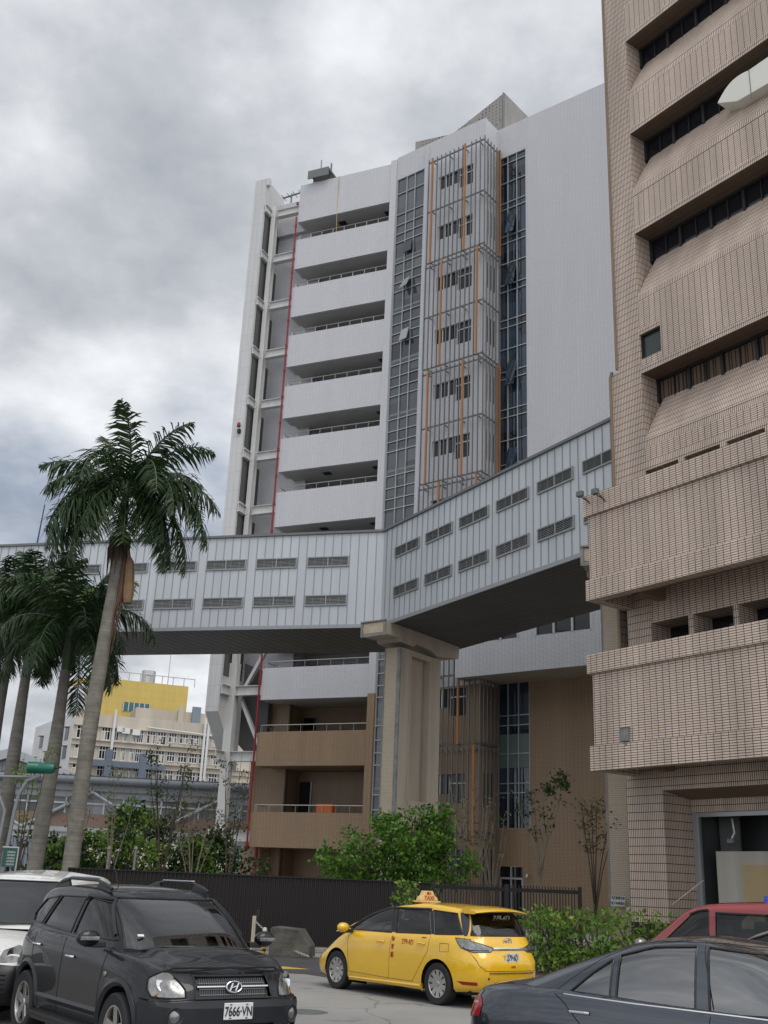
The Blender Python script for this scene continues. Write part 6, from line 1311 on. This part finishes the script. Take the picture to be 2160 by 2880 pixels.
for lab, x in (('pale thin post left of the other one, among the shrubs', 308), ('pale thin post right of the other one, among the shrubs', 383)):
    P = at_range(x, 2381, 37); mb = MB(); mb.tube([(0, 0, 0), (0, 0, P.z-.08)], .04, 8); mb.lathe([(.0, .1), (.05, .08), (.065, 0), (.04, -.02)], 8, 'Z', (0, 0, P.z-.08)); q = build('lamp_post', mb, MT['grey_metal'], None, smooth=True); q.location = (P.x, P.y, 0); tag(q, lab, 'post')
u_, z_ = FBL.px(104, 1520, 2.0); P = FBL.W(u_, 2.0, Z1); u2, z2 = FBL.px(126, 1419, 2.0); P2 = FBL.W(u2, 2.0, z2)
mb = MB(); mb.tube([(0, 0, 0), P2-P], [.05, .03], 8); mb.box(-.15, .15, -.15, .15, -.02, .06); q = build('mast', mb, plain('dark_blue_mast', (.03, .06, .10), .4, .3, amt=0), None, smooth=True); q.location = P; tag(q, 'thin dark blue leaning mast on the roof of the left skybridge end', 'mast')

# ---------------------------------------------------------------- footbridge and buildings far behind
z4 = lambda x, y: (x*800/1659, 1800+y*800/1659)
d0 = ray(*z4(560, 800)); t0 = 85/math.hypot(d0.x, d0.y); FW = Frame(d0.x*t0, d0.y*t0, 6.5)
fb = thing('covered_footbridge', 'grey roofed footbridge with windows, brown panels and slanting pipes behind the palms', 'bridge', FW.o, 6.5)
zz = lambda x, y: FW.px(*z4(x, y))[1]
zr0, zr1, zf, zw1, zw0, zs0, zb0 = zz(560, 800), zz(560, 838), zz(560, 880), zz(560, 912), zz(530, 1012), zz(530, 1095), zz(530, 1130)
UL, UR = -22, 13
mb = MB(); rr_ = (zr0-zr1)*.62; mb.tube([(UL, .1, (zr0+zr1)/2), (UR, .1, (zr0+zr1)/2)], rr_, 12); mb.poly([(UL, 0, zr0+.1), (UR, 0, zr0+.1), (UR, 3.2, zr0+.25), (UL, 3.2, zr0+.25)])
for k in range(70): mb.box(UL+k*.5, UL+k*.5+.06, 0, 3.2, zr0+.1, zr0+.22)
build('roof', mb, plain('blue_grey_roof_metal', (.17, .185, .21), .55, .1, amt=.1), fb, smooth=True)
mb = MB(); mb.box(UL, UR, .3, .5, zf, zr1); mb.box(UL, UR, .45, .6, zw1-.1, zf); build('fascia', mb, plain('grey_fascia', (.22, .23, .24), .5, amt=.1), fb)
mb = MB().wall(UL, UR, zw0, zw1, (), .62); build('window_band', mb, glass('footbridge_glass', (.10, .11, .11), .08, 1.5, (1.4, 3)), fb)
mb = MB()
for k in range(25): mb.box(UL+k*1.42, UL+k*1.42+.13, .5, .61, zw0, zw1)
mb.box(UL, UR, .52, .6, (zw0+zw1)/2+.05, (zw0+zw1)/2+.17); build('window_frame', mb, MT['mullion'], fb)
mb = MB(); mb.box(UL, UR, .5, .7, zs0, zw0); build('brown_panel', mb, plain('rosy_brown_panel', (.21, .14, .11), .7, amt=.1), fb)
mb = MB(); mb.box(UL, UR, .2, .6, zs0-.35, zs0); mb.box(UL, UR, .35, 3.2, zb0-.35, zs0-.35); build('deck_beam', mb, plain('pale_grey_beam', (.34, .35, .35), .55, amt=.15), fb)
pitch = FW.px(*z4(900, 1110))[0]-FW.px(*z4(540, 880))[0]; ub = FW.px(*z4(540, 880))[0]
for k in range(-3, 2):
    for (a, za), (b_, zb_) in (((ub+2*pitch*k, zf-.1), (ub+2*pitch*k+pitch, zs0-.1)), ((ub+2*pitch*k+pitch, zs0-.1), (ub+2*pitch*(k+1), zf-.1))):
        if a < UL or b_ > UR: continue
        mb = MB(); mb.tube([(a, .25, za), (b_, .25, zb_)], .13, 8); build('brace', mb, plain('grey_brace', (.30, .32, .34), .5, .2, amt=.05) if 'grey_brace' not in bpy.data.materials else bpy.data.materials['grey_brace'], fb, smooth=True)
for u in (-16, -6.2, 3.2, 11):
    mb = MB(); mb.box(u-.35, u+.35, 1.0, 1.7, -.3, zb0); build('column', mb, bpy.data.materials['pale_grey_beam'], fb)
# gabled shed roof left
g1, g2 = z4(85, 632), z4(400, 778); ug, zg = FW.px(*g1, w=25); uh, zh = FW.px(*g2, w=25)
sh = thing('gabled_shed', 'shed with a sloping grey roof edge above the left end of the footbridge', 'building', FW.W(ug, 25, 0), 6.5)
mb = MB(); L_ = uh-ug; mb.prism([(0, 0, 0), (L_, 0, 0), (L_, 0, zh), (0, 0, zg-.9), (-6, 0, zg-3), (-6, 0, 0)], (0, 12, 0)); build('wall', mb, tile('corrugated_grey_blue', (.20, .22, .25), (.20, .22, .25), (.10, .11, .13), .3, 20, .05), sh)
mb = MB(); mb.prism([(-.2, -.6, zg-.9), (L_+.6, -.6, zh-.55), (L_+.6, -.6, zh+.05), (-.2, -.6, zg)], (0, 13, 0)); mb.prism([(-.2, -.6, zg-.9), (-.2, -.6, zg), (-6.5, -.6, zg-2.4), (-6.5, -.6, zg-3.2)], (0, 13, 0)); build('roof', mb, plain('pale_grey_roof', (.36, .38, .40), .5, amt=.1), sh)
# apartment block
c0 = z4(440, 420); d0 = ray(*c0); t0 = 200/math.hypot(d0.x, d0.y); FP = Frame(d0.x*t0, d0.y*t0, 21)
ap = thing('apartment_block', 'stained cream block with rows of windows and a yellow rooftop storey far behind', 'building', FP.o, 21)
U = lambda x, y, w=0: FP.px(*z4(x, y), w)
MT['cream'] = plain('stained_cream_render', (.46, .41, .34), .85, amt=.22, scale=.12, streak=True); MT['pale_wall'] = plain('pale_white_render', (.58, .58, .57), .85, amt=.12, scale=.1)
zrf = U(445, 420)[1]; ur = 66
mb = MB(); mb.wall(0, ur, -1, zrf, (), 0); mb.poly([(0, 0, zrf), (ur, 0, zrf), (ur, 24, zrf), (0, 24, zrf)]); 
b1, b2 = U(600, 515)[1], U(580, 625)[1]; bp_ = b1-b2
for z in (b1+.3, b1-2.15, b2+.3, b2-2.15, b2-bp_+.3): mb.box(0, ur, -.5, -.004, z-.12, z)
build('front_wall', mb, MT['cream'], ap)
mb = MB(); mb.poly([(0, 0, -1), (0, 0, zrf), (-4.8, 27.5, zrf), (-4.8, 27.5, -1)]); build('side_wall', mb, MT['pale_wall'], ap)
rnd = random.Random(77)
wins = [(445, 505), (590, 640), (652, 690), (715, 740), (765, 790), (800, 835), (858, 905), (918, 968), (985, 1030), (1050, 1098), (1115, 1160), (1172, 1222), (1238, 1285)]
for zt_ in (b1, b2, b2-bp_):
    for i, (a, b_) in enumerate(wins):
        ua, ub_ = U(a, 560)[0], U(b_, 560)[0]; hh = 2.0 if i < 8 else 1.5
        mb = MB(); mb.box(ua, ub_, -.06, -.01, zt_-hh, zt_+.1); wn = build('window', mb, MT['dark_glass'], ap)
        mb = MB()
        for u in (ua, (ua*2+ub_)/3, (ua+ub_*2)/3, ub_): mb.box(u-.05, u+.05, -.12, -.065, zt_-hh, zt_+.1)
        mb.box(ua, ub_, -.11, -.07, zt_-.55, zt_-.43); mb.box(ua, ub_, -.11, -.07, zt_-hh-.1, zt_-hh+.05)
        build('window_frame', mb, MT['white_paint'], wn)
        if rnd.random() < .6: mb = MB(); q = rnd.choice((0, 1)); mb.box(ua+(ub_-ua)*(.35*q+.05), ua+(ub_-ua)*(.35*q+.5), -.10, -.062, zt_-hh+.1, zt_-.55); build('curtain', mb, MT['cream'], wn)
for k, (y0, z_) in enumerate(((2.5, b1), (9, b1), (2.5, b2), (9, b2), (15, b2), (20, b1))):
    mb = MB(); q1 = Vector((-.1745*y0-.03, y0, 0)); q2 = q1+Vector((-.38, 2.2, 0)); mb.prism([q1+Vector((0, 0, z_-2.2)), q2+Vector((0, 0, z_-2.2)), q2+Vector((0, 0, z_+.1)), q1+Vector((0, 0, z_+.1))], (-.06, 0, 0)); wn = build('window', mb, MT['dark_glass'], ap); mb = MB(); mb.prism([q1+Vector((0, -.3, z_+.1)), q2+Vector((0, .3, z_+.1)), q2+Vector((0, .3, z_+.25)), q1+Vector((0, -.3, z_+.25))], (-.7, 0, 0)); build('window_hood', mb, MT['pale_wall'], wn)
for x, y in ((705, 520), (735, 530), (795, 540)):
    u, z = U(x, y, -.6); mb = MB(); mb.box(u-.7, u+.7, -.9, -.13, z-.5, z+.5); build('air_conditioner', mb, MT['pale_wall'], ap)
u0, z0 = U(520, 290, 14)[0], U(510, 440, 14)[1]; u1, z1 = U(1100, 272, 14)
mb = MB(); mb.box(u0, u1, 14, 22, zrf, z1); yb = build('yellow_storey', mb, tile('yellow_render', (.50, .37, .10), (.48, .355, .095), (.42, .31, .09), 5, 1.6, .03, amt=.1), ap)
wa, za = U(722, 360, 13.9); wb, zb_ = U(868, 428, 13.9); mb = MB().wall(wa, wb, zb_, za, (), 13.92); wn = build('window', mb, glass('teal_glass', (.03, .10, .10), .1, 1.5), yb); mb = MB()
for k in range(6): mb.box(wa+(wb-wa)*k/5-.1, wa+(wb-wa)*k/5+.1, 13.75, 13.9, zb_, za)
build('window_frame', mb, MT['mullion'], wn)
mb = MB()
for k in range(9): u = u0+3+k*2.2; mb.tube([(u, 14.3, z1), (u, 14.3, z1+1.6)], .08, 4)
mb.tube([(u0+3, 14.3, z1+1.6), (u0+20.6, 14.3, z1+1.6)], .08, 4); build('roof_railing', mb, MT['mullion'], ap)
u, z = U(865, 225, 16); mb = MB(); mb.tube([(u, 16, z1-.1), (u, 16, z1+2.6)], 1.4, 12); mb.tube([(u+4, 16, z1), (u+4, 16, z1+6.5)], .08, 4); build('water_tank', mb, MT['alloy'], ap, smooth=True)
ua, za = U(795, 392, 5); ub_, zb2 = U(1300, 420, 5); mb = MB(); mb.box(ua, ub_+10, 5, 12, zrf, za); mb.box(ua+8, ua+9, 4.4, 5, zrf, za+1); build('rooftop_room', mb, MT['cream'], ap)
mb = MB(); u, z = U(1145, 440, 4.5); mb.box(u-.8, u+.8, 4.3, 4.99, z-2.5, z+1.6); build('rooftop_duct', mb, plain('blue_grey_duct', (.16, .20, .25), .5, amt=.1), ap)
mb = MB(); u_, z_ = U(620, 740); uu2, _ = U(820, 740); mb.box(u_-4, uu2+4, -2.2, -1.2, z_-.1, z_+.9); mb.box(u_-.6, u_+.6, -2.2, -1.2, z_-6, z_-.1); mb.box(u_-.6, u_+.6, -2.2, -1.2, z_+.9, z_+2.9); mb.box(uu2-.6, uu2+.6, -2.2, -1.2, z_-6, z_-.1); mb.box(uu2-.6, uu2+.6, -2.2, -1.2, z_+.9, z_+2.6); build('blue_steel_frame', mb, plain('slate_blue_steel', (.10, .12, .16), .5, amt=.1), ap)
mb = MB()
for x in (652, 1185, 1205): u, _ = U(x, 600); mb.tube([(u, -.5, 4), (u, -.5, zrf+1)], .25, 6)
u, z = U(860, 510); mb.tube([(u, -.4, z), (u+30, -.4, z-1.2)], .15, 5); build('pipe', mb, MT['pale_wall'], ap)
ub3, ub4 = U(372, 330, 15)[0], U(528, 250, 15)[0]; zp = U(528, 215, 15)[1]; zq = U(372, 290, 15)[1]
mb = MB()
for k in range(6): mb.prism([(ub3, 15, zq-.3-1.4*k), (ub4, 15, zp-2.0-1.5*k), (ub4, 15, zp-1.4-1.5*k), (ub3, 15, zq+.2-1.4*k)], (0, .4, 0))
for k in range(4): u = ub3+(ub4-ub3)*k/3; mb.box(u-.3, u+.3, 15.5, 16, zrf-2, zq-.2)
build('roof_pergola', mb, MT['mullion'], ap)
mb = MB(); mb.prism([(ub3-.5, 14.6, zq+.3), (ub4, 14.6, zp-.9), (ub4, 14.6, zp+.1), (ub3-.5, 14.6, zq+1.2)], (0, 1.4, 0)); build('pergola_beam', mb, bpy.data.materials['yellow_render'], ap)
